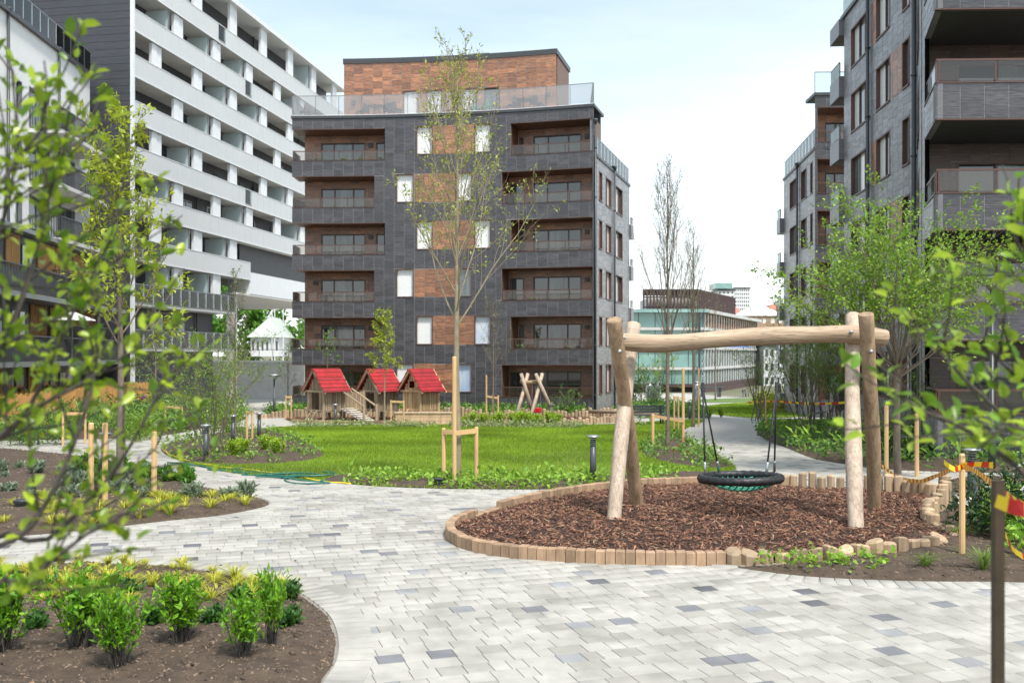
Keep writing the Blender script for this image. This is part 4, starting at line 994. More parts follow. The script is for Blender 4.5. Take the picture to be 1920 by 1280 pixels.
# ------------------------------------------------------------------ playground
def playhouse(loc, yaw, label, seed, pale=False):
    rng = random.Random(seed); r = thing('playhouse', label, 'playhouse', loc, yaw, None)
    hw, hl, fz, wz, pk = .58, .62, .52, 1.42, 2.52    # half width (gable), half length (ridge), floor, eaves, peak
    def tone(): k = rng.uniform(.65, 1.25); return tuple(c*k for c in ((.50, .35, .19) if pale else (.33, .25, .17)))
    L = lambda n, m, mt=M_playwood: local(n, m, mt, r)
    for sx in (-1, 1):
        for sy in (-1, 1): L('leg', MB().tube([(sx*hw, sy*hl, -.1), (sx*hw*1.02, sy*hl, .8), (sx*hw, sy*hl, wz+.05)], [.075, .07, .065], 7, tone()))
    L('floor', MB().box(-hw, hw, -hl, hl, fz-.06, fz, tone()))
    for sy in (-1, 1):                             # gable walls of uneven slats, doorway in front
        m = MB(); x = -hw+.09
        while x < hw-.05:
            w = rng.uniform(.07, .1); top = wz+(pk-wz)*(1-abs(x)/(hw+.12))-.1
            if sy < 0 and not pale and abs(x) < .27: z0 = 1.5
            else: z0 = fz-rng.random()*.05
            if pale and sy < 0 and abs(x-.02) < .2: m.beam((x, sy*hl, z0), (x, sy*hl, 1.62), w, .04, (0, 1, 0), tone()); z0 = 1.95
            m.beam((x, sy*hl, z0), (x+rng.uniform(-.015, .015), sy*hl, top), w, .04, (0, 1, 0), tone()); x += w+rng.uniform(.02, .05)
        tag(L('slat_wall', m), kind='stuff')
        for z in (fz+.02, 1.46): L('tie_beam', MB().beam((-hw-.22, sy*(hl+.04), z), (hw+.22 if z > 1 else hw+.05, sy*(hl+.04), z), .05, .09, (0, 0, 1), tone()))
    for sx in (-1, 1):
        m = MB(); y = -hl+.08
        while y < hl-.04:
            w = rng.uniform(.07, .1); m.beam((sx*hw, y, fz), (sx*hw, y, wz), .04, w, (0, 1, 0), tone()); y += w+rng.uniform(.01, .04)
        tag(L('slat_wall', m), kind='stuff')
        m = MB(); n = 13; ov = .22                 # red roof boards
        a, b = Vector((0, 0, pk)), Vector((sx*(hw+.34), 0, wz-.02)); nn = Vector((b.z-a.z, 0, -(b.x-a.x))).normalized()*(-sx if False else 1)
        up = Vector((sx*(pk-wz), 0, hw+.3)).normalized()
        for i in range(n):
            p = a.lerp(b, (i+.5)/n)+up*(.05+rng.uniform(-.012, .012)); j = rng.uniform(-.03, .03)
            m.beam((p.x, -hl-ov+j, p.z), (p.x+rng.uniform(-.01, .01), hl+ov*.6+j, p.z), .104, .045, up, tuple(q*rng.uniform(.75, 1.15) for q in ((.40, .016, .022) if i % 2 else (.25, .010, .014))))
        tag(L('roof_boards', m, M_red), kind='stuff')
        for sy in (-1, 1): L('rafter', MB().beam((0, sy*(hl+.17), pk-.04), (sx*(hw+.36), sy*(hl+.17), wz-.07), .07, .1, (0, 0, 1), tone()))
    for k in (-1, 1): L('ladder_rail', MB().beam((k*.2, -hl-.55, 0), (k*.2, -hl-.06, fz+.05), .06, .06, (0, 1, 0), tone()))
    for i in range(3): L('ladder_rung', MB().beam((-.25, -hl-.5+.16*i, .06+.17*i), (.25, -hl-.5+.16*i, .06+.17*i), .06, .05, (0, 0, 1), tone()))
    return r
pg = lambda px, py: Vector((*G(px, py)[:2], G(px, py).z))
playhouse(pg(612, 789), R(-42), 'leftmost playhouse with red board roof and open doorway', 1)
playhouse(pg(712, 787), R(-42), 'middle playhouse with red board roof behind the ramp', 2)
playhouse(pg(790, 787.5), R(-42), 'pale new playhouse with red roof and small gable window, right of the others', 3, True)
def platform():
    r = thing('play_platform', 'wooden play platform with railed ramp between two red roofed playhouses', 'play platform', pg(668, 788)); rng = random.Random(6)
    
    def tone(): k = rng.uniform(.7, 1.2); return tuple(c*k for c in (.40, .30, .20))
    b = pg(668, 788); y = b.y; z = b.z; x = b.x
    MB().box(x-.75, x+.45, y-.35, y+.4, z+.5, z+.56, tone()).build('deck', M_playwood, r)
    for px in (x-.7, x+.4): MB().tube([(px, y-.3, z-.1), (px, y-.3, z+1.45)], .07, 7, tone()).build('post', M_playwood, r)
    m = MB()
    for i in range(11): m.beam((x-.68+i*.105, y+.38, z+.5), (x-.68+i*.105, y+.38, z+1.4), .085, .04, (0, 1, 0), tone())
    tag(m.build('slat_screen', M_playwood, r), kind='stuff')
    e0, e1 = Vector((x-.35, y-.55, z+.62)), Vector((x+.95, y-1.75, z+.03)); t = (e1-e0).normalized(); s = Vector((t.y, -t.x, 0)).normalized()*.38
    MB().beam(e0, e1, .76, .05, (0, 0, 1), (.5, .45, .4)).build('ramp', M_playwood, r)
    for i in range(6):
        q = e0.lerp(e1, (i+.7)/7)+Vector((0, 0, .04)); MB().beam(q-s, q+s, .05, .035, (0, 0, 1), (.2, .15, .1)).build('cleat', M_playwood, r)
    for k in (-1, 1):
        MB().tube([e0+s*k+Vector((-.1, .1, .95)), e1+s*k+Vector((0, 0, .75))], .045, 7, tone()).build('handrail', M_playwood, r)
        MB().tube([e1+s*k-Vector((0, 0, .15)), e1+s*k+Vector((0, 0, .85))], .065, 7, tone()).build('newel_post', M_playwood, r)
platform()
def baby_swing():
    b = pg(1000, 789); r = thing('baby_swing', 'small log swing with two red baby seats in front of the dark block', 'swing', b); Y0 = b.y; rng = random.Random(3); z = b.z
    X = lambda px: (px-960)/1800*Y0
    for (p0, p1, y0, y1) in ((963, 990, -.55, .35), (990, 1017, -.85, .35), (1003, 977, .5, -.3), (1044, 1004, .5, -.3)):
        MB().tube([(X(p0), Y0+y0, z-.1), (X((p0+p1)/2)+.03, Y0+(y0+y1)/2, z+1.1), (X(p1), Y0+y1, z+2.3)], [.095, .09, .085], 9).build('leg', M_logpale, r, True)
    MB().tube([(X(975), Y0-.02, z+1.93), (X(990), Y0-.02, z+1.87), (X(1016), Y0, z+1.92)], .1, 9).build('crossbeam', M_log, r, True)
    for px in (1001, 1009.5):
        s = MB(); cx = X(px); s.lathe([(.13, 0), (.16, .03), (.16, .2), (.13, .22)], 8, (cx, Y0-.1, z+.42)); se = s.build('seat', M_redtape, r)
        for k in (-1, 1): MB().tube([(cx+k*.12, Y0-.1, z+.62), (cx+k*.06, Y0-.03, z+1.85)], .012, 5).build('chain', M_steel, se)
    o = MB().tube([(X(1031), Y0-1.2, z-.1), (X(1031), Y0-1.2, z+.85)], .085, 8); o.lathe([(.14, 0), (.14, .06)], 8, (X(1031), Y0-1.2, z+.84))
    tag(o.build('marker_post', M_logend_plain, None), 'short grey post with a cap beside the baby swing', 'post')
M_logend_plain = pm('grey_post', (.20, .18, .16), .7, .2, 6, .1)
baby_swing()
sb_ = G(800, 797); b = MB()
r = thing('sandbox', 'low sandbox wall of pale boards in front of the pale playhouse', 'sandbox', G(795, 796))
p0, p1 = G(742, 796), G(846, 796)
for k in range(3): MB().box(p0.x, p1.x, p0.y-.05, p0.y, p0.z+.01+k*.17, p0.z+.17+k*.17, (.52, .36, .22)).build('board', M_logend, r)
MB().box(p0.x-.06, p1.x+.06, p0.y-.1, p0.y+.18, p0.z+.525, p0.z+.565, (.60, .45, .30)).build('seat_board', M_logend, r)
MB().box(p0.x, p0.x+.05, p0.y+.01, p0.y+2, p0.z+.01, p0.z+.52, (.5, .34, .2)).build('end_board', M_logend, r)
MB().box(p1.x-.05, p1.x, p0.y+.01, p0.y+2, p0.z+.01, p0.z+.52, (.5, .34, .2)).build('end_board', M_logend, r)
r = thing('balance_beam', 'long yellow-brown log balance beam at the right end of the playground', 'beam', G(1150, 789)); q0, q1 = G(1105, 787), G(1235, 791)
MB().tube([q0+Vector((0, 0, .42)), (q0+q1)/2+Vector((0, 0, .45)), q1+Vector((0, 0, .4))], .09, 9).build('log', M_beam, r, True)
for t in (.15, .5, .9): q = q0.lerp(q1, t); MB().tube([q-Vector((0, 0, .1)), q+Vector((0, 0, .38))], .09, 8).build('support', M_log, r)
# ------------------------------------------------------------------ bollard lights
def bollard(px, py, label, h=.95):
    g = G(px, py); r = thing('bollard_light', label, 'bollard light', g, 0, 'bollard lights along the paths')
    local('post', MB().lathe([(.062, 0), (.062, h-.22)], 12), M_greypaint, r, True)
    for i in range(4): local('louvre', MB().lathe([(.048, h-.215+i*.035), (.07, h-.2+i*.035), (.048, h-.19+i*.035)], 12), M_greypaint, r)
    local('lens', MB().lathe([(.045, h-.21), (.045, h-.05)], 12), M_frost, r)
    local('cap', MB().lathe([(.05, h-.07), (.13, h-.035), (.135, h-.02), (.06, h)], 16), M_steel, r, True)
bollard(1112, 906, 'bollard light at the lawn edge, left of the basket swing')
bollard(386, 868, 'bollard light in front of the multi-stemmed shrub')
bollard(197, 905, 'bollard light between the stakes of the yellow-green tree', 1.0)
bollard(437, 836, 'bollard light behind the multi-stemmed shrub beside the dark sapling')
bollard(486, 828, 'bollard light with hanging tape at the left lawn end')
bollard(629, 797, 'bollard light in front of the leftmost playhouse')
bollard(1822, 958, 'dark bollard light behind the tape stake on the right', .98)
bollard(1293, 787, 'far bollard light beside the path bend')
bollard(1583, 790, 'far bollard light under the trees to the right of the path')
# ------------------------------------------------------------------ tree stakes and ties
def stakes(spec, label, ties=(), w=.065):
    g0 = G(*spec[0][:2]); r = thing('tree_stake_frame', label, 'tree stakes', g0, 0, 'pine stakes holding young trees'); tops = []
    for (px, py, top) in spec:
        g = G(px, py); h = (py-top)/FP*g.y
        MB().lathe([(w*.72, -.1), (w*.72, h-.02), (w*.5, h)], 8, g).build('stake', M_stake, r); tops.append((g, h))
    for i, j, f, f2 in ties:
        a = tops[i][0]+Vector((0, -.03, tops[i][1]*f)); b = tops[j][0]+Vector((0, -.03, tops[j][1]*f2)); MB().beam(a, b, .035, .09, (0, 0, 1)).build('rail', M_stake, r)
stakes([(832, 905, 802), (852, 907, 668), (893, 904, 800)], 'three pine stakes, one tall, round the tall lawn tree', [(0, 1, .93, .41), (1, 2, .40, .93)], .06)
stakes([(171, 938, 792), (197, 945, 792), (289, 938, 808)], 'pine stakes round the yellow-green tree at the left')
stakes([(1224, 843, 776), (1281, 832, 690)], 'pine stakes holding the bare grey tree by the path', [(0, 1, .95, .3)])
stakes([(1264, 806, 742), (1272, 806, 742), (1310, 800, 690)], 'pine stakes round the far thin tree beside the green cylinders', [(0, 1, .95, .95)], .05)
stakes([(1662, 890, 760), (1719, 893, 775)], 'pine stakes beside the trunk of the spreading green tree')
stakes([(463, 830, 770), (473, 829, 770)], 'pine stakes next to the dark sapling', [(0, 1, .95, .95)], .05)
stakes([(733, 797, 750), (757, 797, 751)], 'short pine stakes with rails under the lime-green sapling', [(0, 1, .95, .95)], .055)
stakes([(912, 791, 703), (924, 791, 740), (934, 791, 741)], 'pine stakes at the thin sapling left of the baby swing', [(0, 2, .55, .9)], .055)
stakes([(310, 806, 760), (341, 806, 762)], 'pine stakes with a rail in the bed by the terraces', [(0, 1, .95, .95)], .055)
stakes([(118, 835, 772), (160, 832, 772)], 'pine stakes with a rail at the far left bed', [(0, 1, .95, .95)], .055)
stakes([(536, 786, 742), (546, 786, 742)], 'pine stakes below the street lamp left of the dark block', [(0, 1, .95, .95)], .05)
stakes([(1436, 812, 740)], 'single thin pine stake at the bed corner right of the path', (), .04)
stakes([(1804, 1043, 850)], 'single pine stake with knotted tape at the right', (), .05)
# ------------------------------------------------------------------ barrier tape
def tape(pts, label, w=.05, seed=1, step=.09):
    P = resample(smooth(pts, 6), step); m = MB(); rng = random.Random(seed)
    for i, (p, q) in enumerate(zip(P, P[1:])):
        a0, a1 = .5*math.sin(i*.35+seed), .5*math.sin((i+1)*.35+seed)
        u0, u1 = Vector((0, math.sin(a0), math.cos(a0)))*w/2, Vector((0, math.sin(a1), math.cos(a1)))*w/2; th = Vector((0, .0015, 0))
        m.add([p-u0, q-u1, q+u1, p+u0, p-u0+th, q-u1+th, q+u1+th, p+u0+th], [(0, 1, 2, 3), (7, 6, 5, 4)], None, (i//2) % 2)
    o = m.build('barrier_tape', [M_yellow, M_redtape]); return tag(o, label, 'barrier tape')
st_ = G(1804, 1043); sY = st_.y
tape([A(1648, 868, 19.8), A(1680, 892, 18), A(1720, 902, 16), A(1760, 890, 14), A(1800, 873, sY)], 'red and yellow barrier tape sagging over the palisade to the stake', .07)
tape([A(1800, 873, sY-.03), A(1830, 870, 11.0), A(1862, 872, 10.6)], 'short end of striped tape pulled taut right of the stake', .07, 3)
tape([A(1806, 872, sY-.03), A(1840, 890, 8.5), A(1890, 930, 6), A(1990, 985, 4.4)], 'striped tape running from the stake towards the right corner', .055, 2)
tape([A(1868, 938, 3.27), A(1900, 950, 3.2), A(1990, 972, 3.1)], 'blurred striped tape tied round the dark steel post', .052, 5, .028)
tape([A(1400, 755, 50), A(1450, 752, 46), A(1530, 757, 42), A(1600, 753, 40)], 'thin tape strung between far stakes behind the shrubs', .1, 2, .2)
tape([A(1770, 866, 11.1), A(1790, 880, 11.0), A(1804, 874, sY-.05), A(1818, 880, 11.0)], 'tape knot with loose ends on the single pine stake', .06, 6)
tape([A(1885, 1000, 9), A(1900, 1030, 8.6), A(1935, 1052, 8.4)], 'loose tape lying in the plants at the right edge', .06, 6)
tape([A(488, 800, 26.5), A(490, 812, 26.4), A(487, 826, 26.4)], 'tape end hanging down the bollard light at the left lawn end', .06, 4)
p = Vector((1.67, 3.3, 0)); o = MB(); o.box(p.x-.016, p.x+.016, p.y-.016, p.y+.016, -.1, 1.97)
tag(o.build('fence_post', pm('rusty_steel', (.06, .04, .022), .6, .3, 20, .1)), 'dark steel post close by at the right edge', 'post')
# ------------------------------------------------------------------ hose and cord on the paving
def hose():
    rng = random.Random(5); base = smooth([G(*p) for p in ((352, 868), (395, 876), (440, 882), (490, 890), (540, 897), (600, 906))], 8); P = []
    for k, ph in enumerate((0, 1)):
        for i, p in enumerate(base if k == 0 else base[::-1]):
            P.append(p+Vector((.25*math.sin(i*.55+k*2), .14*math.cos(i*.8+k)+(-.1 if k else .1)-.15, .028+.012*math.sin(i+k))))
    q = G(520, 894)
    for i in range(26): a = i*.55; P.append(q+Vector((.55*math.cos(a)+rng.uniform(-.04, .04)+i*.03, .3*math.sin(a)-.15, .04+.002*i)))
    tag(MB().tube(smooth(P, 3), .016, 6).build('garden_hose', M_hose, None, True), 'dark green garden hose lying in loops along the lawn edge', 'hose')
    P = smooth([G(px, py, .03) for px, py in ((305, 846), (340, 862), (400, 875), (470, 883), (540, 893), (610, 905), (660, 909))], 8)
    tag(MB().tube([p+Vector((.03*math.sin(i*1.3), .04*math.sin(i*.9), 0)) for i, p in enumerate(P)], .013, 5).build('marking_string', M_yellow, None, True), 'yellow marking string along the left edge of the lawn', 'string')
hose()
# ------------------------------------------------------------------ benches, cylinders, lamps, small things
def bench(loc, yaw, label, w=1.6):
    r = thing('park_bench', label, 'bench', loc, yaw)
    for i in range(4): local('seat_slat', MB().box(-w/2, w/2, -.05+i*.11, .045+i*.11, .42, .46), M_greypaint, r)
    for i in range(3): local('back_slat', MB().box(-w/2, w/2, .40+i*.02, .43+i*.02, .52+i*.12, .62+i*.12), M_greypaint, r)
    for s in (-1, 1):
        local('leg', MB().box(s*w*.4-.03, s*w*.4+.03, 0, .06, 0, .42), M_darkmetal, r); local('leg', MB().box(s*w*.4-.03, s*w*.4+.03, .34, .40, 0, .84), M_darkmetal, r)
bench(G(1212, 797), R(8), 'grey slatted bench behind the left swing leg', 1.9)
bench(G(1548, 790), R(60), 'dark bench under the trees right of the path')
bench(Vector((26.5, 108, gz(108))), R(70), 'far dark bench in front of the glass office building', 3)
def picnic(loc, label):
    r = thing('picnic_table', label, 'table', loc); local('top', MB().box(-1.6, 1.6, -.6, .6, 1.05, 1.15), M_darkmetal, r)
    for s in (-1, 1): local('leg', MB().box(s*1.0-.15, s*1.0+.15, -.4, .4, 0, 1.05), M_darkmetal, r)
picnic(Vector((22.3, 108, gz(108))), 'far dark outdoor table in front of the glass office building')
for px, lab in ((1218, 'leftmost green-grey steel cylinder by the far bench'), (1232, 'second steel cylinder, next to the leftmost one'), (1307, 'taller steel cylinder beside the far thin tree')):
    g = G(px, 764.5); h = (764-(718 if px < 1300 else 717))/FP*g.y; rr = (9 if px < 1300 else 8)/FP*g.y*.8
    r = thing('vent_cylinder', lab, 'vent', g, 0, 'galvanised vent cylinders'); local('pipe', MB().lathe([(rr, 0), (rr, h)], 18), M_steel, r, True); local('cap', MB().lathe([(rr*1.08, h), (rr*1.08, h+.06), (rr*.3, h+.12)], 18), M_steel, r, True)
    local('knob', MB().tube([(0, -rr, h*.85), (rr*.5, -rr-.2, h*.85)], .14, 8), M_steel, r)
def lamp_post(px, py, top, label, Y=None):
    g = G(px, py) if Y is None else Vector(((px-960)/1800*Y, Y, gz(Y))); h = CH+(HY-top)/FP*g.y-g.z; r = thing('street_lamp', label, 'street lamp', g)
    local('pole', MB().tube([(0, 0, 0), (0, 0, 1), (0, 0, 1.02), (0, 0, h-.3)], [.075, .075, .05, .045], 10), M_greypaint, r, True)
    local('lamp_head', MB().lathe([(.08, h-.3), (.14, h-.22), (.4, h-.06), (.4, h-.03), (.1, h)], 16), M_steel, r, True); local('lens', MB().lathe([(.1, h-.24), (.28, h-.14)], 12), M_frost, r)
lamp_post(514, 781, 701, 'street lamp with flat disc head left of the dark block')
lamp_post(1860, 820, 518, 'grey street lamp in front of the right block balconies', 21.5)
o = thing('valve_box', 'black lidded box in the bed below the yellow-green tree', 'box', G(45, 958)); local('box', MB().lathe([(.13, -.05), (.13, .14), (.15, .14), (.15, .17)], 12), M_black, o); local('lid', MB().lathe([(.14, .172), (.13, .19)], 12), M_darkmetal, o)
o = thing('valve_box', 'small black box at the foot of the tall lawn tree', 'box', G(824, 912)); local('box', MB().lathe([(.1, -.05), (.1, .12), (.115, .15)], 10), M_black, o); local('lid', MB().lathe([(.1, .152), (.08, .165)], 10), M_darkmetal, o)
# leaf litter on the paving
M_stemgreen = pm('flower_stem', (.08, .2, .03), .6, .1, 5, 0)
rng = random.Random(31)
for i in range(14):
    g = G(rng.uniform(330, 900), rng.uniform(950, 1100), .012)
    if any(inpoly(g.x, g.y, h) for h in HOLES): continue
    a = rng.random()*6; u, v = Vector((math.cos(a), math.sin(a), 0))*.025, Vector((-math.sin(a), math.cos(a), 0))*.012
    tag(MB().add([g-u, g-v+Vector((0, 0, .008)), g+u, g+v+Vector((0, 0, .01)), g-Vector((0, 0, .004))], [(0, 1, 2, 3), (1, 0, 4), (2, 1, 4), (3, 2, 4), (0, 3, 4)]).build('fallen_leaf', M_barkdark), 'small dark dry leaf lying on the light pavers', 'leaf', 'dry leaves on the paving')
# terrace and balcony furniture on the block in the middle
def chair(loc, yaw, label, mat, group='roof terrace furniture'):
    r = thing('terrace_chair', label, 'chair', loc, yaw, group); local('seat', MB().box(-.28, .28, -.26, .26, .40, .46), mat, r); local('backrest', MB().beam((0, .26, .46), (0, .36, .92), .54, .04, (1, 0, 0)), mat, r)
    for sx in (-1, 1):
        for sy in (-1, 1): local('leg', MB().box(sx*.24-.02, sx*.24+.02, sy*.22-.02, sy*.22+.02, 0, .4), M_darkmetal, r)
tz = 16.15+.21; M_cg = pm('green_fabric', (.05, .30, .18), .7, .1, 5, 0); M_cd = pm('dark_wicker', (.04, .042, .046), .7, .2, 20, .1)
def onF1(px, d): q = F1.off(-d); p = q.P(q.u(px), tz); return p
for px, yaw, lab, mt in ((572, .3, 'dark wicker chair at the left end of the roof terrace', M_cd), (680, -.6, 'dark chair left of the terrace table', M_cd), (730, .8, 'dark chair right of the terrace table', M_cd), (745, 1.6, 'dark chair beside the second penthouse window', M_cd), (890, .2, 'left green deck chair on the roof terrace', M_cg), (912, -.2, 'right green deck chair on the roof terrace', M_cg), (960, -1.2, 'dark chair left of the round terrace table', M_cd), (1010, 1.2, 'dark chair right of the round terrace table', M_cd)): chair(onF1(px, 1.0), yaw, lab, mt)
for px, lab in ((705, 'small terrace table among dark chairs'), (985, 'round terrace table near the right end of the roof')):
    r = thing('terrace_table', lab, 'table', onF1(px, 1.0)); local('top', MB().lathe([(.45, .7), (.45, .74)], 14), M_darkmetal, r)
    for k in range(3): local('leg', MB().tube([(.3*math.cos(k*2.1), .3*math.sin(k*2.1), 0), (.12*math.cos(k*2.1), .12*math.sin(k*2.1), .7)], .02, 6), M_darkmetal, r)
def balc(px, k, d=.9): q = F1.off(-d); return q.P(q.u(px), 2.74*k-.8)
for px, k, lab in ((585, 4, 'orange-brown chair on the fifth floor left balcony'), (985, 4, 'dark grill-like chair on the fifth floor right balcony'), (960, 2, 'dark chair on the third floor right balcony')):
    chair(balc(px, k), .5, lab, M_pine if k == 4 and px < 700 else M_cd, 'balcony furniture')
# ------------------------------------------------------------------ far buildings
M_tealdark = pm('dark_green_glass', (.07, .115, .115), .1, .4, .3, 0, coords='World', spec=.7)
def office():
    root = thing('office_building', 'green glass office building with brown louvred roof storey at the end of the path', 'building', (30, 155, gz(150)))
    F = Fac([(12.0, 150), (30.2, 150)]); D = Fac([(30.2, 150), (50.5, 196)]); z0 = gz(150)-.1; zs = [z0+.9, 0.1+.0, 3.3, 6.3, 9.0]
    m = MB(); m.add([(12, 150.6, z0), (29.9, 150.6, z0), (50, 196.5, z0), (12, 196.5, z0), (12, 150.6, 9), (29.9, 150.6, 9), (50, 196.5, 9), (12, 196.5, 9)], [(3, 2, 1, 0), (4, 5, 6, 7), (0, 1, 5, 4), (1, 2, 6, 5), (2, 3, 7, 6), (3, 0, 4, 7)]); m.build('core', M_interior, root)
    for f in (F, D):
        for i, (a, b) in enumerate(zip(zs, zs[1:])):
            n = max(1, int(f.len/2.6))
            for j in range(n):
                w = MB(); u0, u1 = f.len*j/n, f.len*(j+1)/n; fbox(w, f, u0+.05, u1-.05, a+.45, b-.05, -.4, -.3); w.build('glass_pane', M_teal if f is F else M_tealdark, root)
            w = MB(); fbox(w, f, 0, f.len, a-.05, a+.4, -.55, .1 if f is F else .02); w.build('floor_band', M_finpale if i else M_louvre, root)
        if f is D:
            for u in np.arange(.4, f.len, 2.1):
                for a, b in zip(zs, zs[1:]):
                    w = MB(); fbox(w, f, u, u+.3, a+.42, b-.08, -.28, -.16); w.build('fin', M_finpale if b < 7 else M_finorange, root)
        w = MB(); fbox(w, f, -.3, f.len+.2, 8.98, 9.5, -1, .5 if f is D else .9); w.build('canopy', M_teal if f is F else M_finpale, root)
    for px in (24, 29.0): w = MB(); w.box(px, px+.3, 149.2, 149.5, z0, 9); w.build('column', M_darkmetal, root)
    w = MB(); fbox(w, D, 0, D.len, z0-1.6, z0+.84, -.5, -.05); w.build('plinth', M_louvre, root)
    w = MB(); fbox(w, D, 2, 40, 3.7, 4.6, -.28, -.22); w.build('blue_sign_band', M_blue, root)
    Fl = Fac([(21.2, 155.5), (30.3, 155.5)]); Dl = Fac([(30.3, 155.5), (41.3, 178)])
    for f in (Fl, Dl):
        for u in np.arange(0, f.len, .55): w = MB(); fbox(w, f, u, u+.26, 9.5, 12.9, -.15, .15); w.build('louvre', M_louvre, root)
        for z in (10.0, 11.6, 12.8): w = MB(); fbox(w, f, 0, f.len, z, z+.25, -.3, -.16); w.build('louvre_rail', M_louvre, root)
        w = MB(); fbox(w, f, 0, f.len, 12.0, 12.95, -.5, -.32); w.build('louvre_top', M_louvre, root)
    w = MB(); w.box(22, 29.6, 157, 165, 9.5, 11.6); w.build('roof_room', M_finpale, root)
office()
def block(name, label, x0, x1, y0, y1, z0, z1, mat, cols, rows, roofmat=None, wmat=None, gable=0, margin=.12):
    r = thing(name, label, 'building', ((x0+x1)/2, y0, z0)); F = Fac([(x0, y0), (x1, y0)]); W_ = x1-x0; H = z1-z0; hs = []
    cw, rh = W_/cols, H/rows
    for i in range(cols):
        for j in range(rows): hs.append(((i+.25)*cw, (i+.75)*cw, z0+(j+.3)*rh, z0+(j+.8)*rh))
    m = MB()
    for q in rsub((0, W_, z0, z1), hs): fbox(m, F, *q, -.3, 0)
    m.build('wall', mat, r)
    for h in hs: w = MB(); fbox(w, F, *h, -.28, -.2); w.build('window', wmat or M_glassdark, r)
    m = MB(); m.box(x0, x1, y0+.32, y1, z0, z1); m.build('body', mat, r)
    m = MB()
    if gable: m.add([(x0-.4, y0-.4, z1), (x1+.4, y0-.4, z1), (x1+.4, y1+.4, z1), (x0-.4, y1+.4, z1), ((x0+x1)/2-gable*0, y0+(y1-y0)*.3, z1+gable), ((x0+x1)/2, y1, z1+gable)], [(0, 1, 4), (1, 2, 5, 4), (2, 3, 5), (3, 0, 4, 5), (3, 2, 1, 0)])
    else: m.box(x0-.3, x1+.3, y0-.3, y1+.3, z1+.01, z1+.6)
    m.build('roof', roofmat or M_roofdark, r); return r
def fb(name, label, px0, px1, top, bot, Y, dep, mat, cols, rows, **k):
    a, b = A(px0, top, Y), A(px1, bot, Y); return block(name, label, a.x, b.x, Y, Y+dep, b.z, a.z, mat, cols, rows, **k)
t1 = fb('tower_block', 'white tower with blue glass top above the office roof', 1346, 1377, 545, 640, 430, 14, M_tower, 4, 12)
a, b_ = A(1342, 530, 428), A(1374, 544, 428); m = MB(); m.box(a.x, b_.x, 429, 442, b_.z+.8, a.z); m.build('glass_top', M_teal, t1)
fb('tower_block', 'pale slab tower with rows of small windows, right of the blue-topped one', 1378, 1406, 541, 640, 450, 14, M_tower, 7, 14)
fb('brick_house', 'brown brick house with pale gable roof in the far gap', 1396, 1472, 592, 690, 300, 20, M_brickfar, 5, 5, roofmat=M_soffit, gable=4, wmat=M_blind)
fb('red_roofed_house', 'house with red roof left of the brown brick one', 1374, 1400, 595, 690, 340, 20, M_tower, 3, 5, roofmat=M_redroof, gable=4)
fb('red_roofed_house', 'house with red roof and dark chimney behind the brown brick one', 1436, 1486, 584, 690, 345, 20, M_brickfar, 4, 5, roofmat=M_redroof, gable=3)
fb('low_block', 'low pale block with blue sign between office and right block', 1432, 1475, 650, 728, 190, 12, M_tower, 4, 3)
fb('low_block', 'grey flat block on the horizon left of the towers', 1255, 1345, 556, 640, 400, 15, M_tower, 8, 6)
# view through the passage under the white building
r = thing('retaining_wall', 'pale concrete retaining wall seen under the white building', 'wall', (-24, 100, gz(100)))
MB().box(-34, -15.5, 98, 99.5, gz(98)-.2, 1.6).build('wall', M_concrete, r); MB().box(-34.1, -15.4, 97.9, 99.6, 1.602, 1.8).build('coping', M_soffit, r)
for i in range(12): MB().box(-33+i*1.4, -32.95+i*1.4, 98.6, 98.66, 1.8, 2.9).build('rail_post', M_greymetal, r)
MB().box(-34, -16, 98.6, 98.66, 2.9, 2.96).build('rail', M_greymetal, r)
pv = fb('pavilion', 'small pale pavilion with green hipped roof behind the passage', 470, 523, 632, 668, 118, 8, M_tower, 6, 1, roofmat=M_greenroof, gable=2.6)
for px in (510, 515, 531): g = A(px, 620, 112); tag(MB().tube([(g.x, 112, -2.5), (g.x, 112, 12)], [.09, .05], 6).build('flagpole', M_whitemetal), {510: 'left of the paired white flagpoles in the passage', 515: 'right of the paired white flagpoles in the passage', 531: 'single white flagpole beside the dark block corner'}[px], 'flagpole')

# planters on the balconies, parasol, purple flowers
def planter(loc, label, w=.5, h=.45, cols=((.06, .18, .03), (.2, .36, .07)), seed=1, fl=None):
    nr = np.random.default_rng(seed); r = thing('balcony_planter', label, 'planter', loc, 0, 'planted pots on the balconies'); local('pot', MB().box(-w/2, w/2, -.12, .12, 0, .4), M_soffit, r)
    n = 90; p = np.c_[nr.uniform(-w/2, w/2, n), nr.normal(0, .08, n), .4+nr.random(n)*h]; o = leaves_np(p, np.tile((0, 0, .5), (n, 1)), nr, .16, .45, cols, 'foliage', M_leaf, None, .03, .3, .3, .1, 2); o.parent = r; tag(o, kind='stuff')
    if fl: o = leaves_np(p[::4]+np.array([0, -.05, .12]), np.tile((0, -.3, .5), (len(p[::4]), 1)), nr, .1, .8, fl, 'flowers', M_leaf, None, .03, .2, .3, .1, 1); o.parent = r; tag(o, kind='stuff')
WF = ((.75, .74, .7), (.85, .84, .8)); PF = ((.6, .03, .15), (.75, .1, .25))
for px, k, lab, w, fl in ((592, 5, 'leafy pot at the left end of the top left balcony', .9, None), (678, 5, 'white flowering pot on the top left balcony', .6, WF), (715, 5, 'white flowering pot at the right end of the top left balcony', .4, WF), (645, 5, 'narrow leafy pot in the middle of the top left balcony', .3, None), (1003, 2, 'small flowering pot on the third floor right balcony', .4, PF), (1062, 1, 'pink flowering pot on the second floor right balcony', .35, PF), (976, 1, 'leafy pot left on the second floor right balcony', .4, None)):
    planter(balc(px, k, .35), lab, w, .6, seed=px, fl=fl)
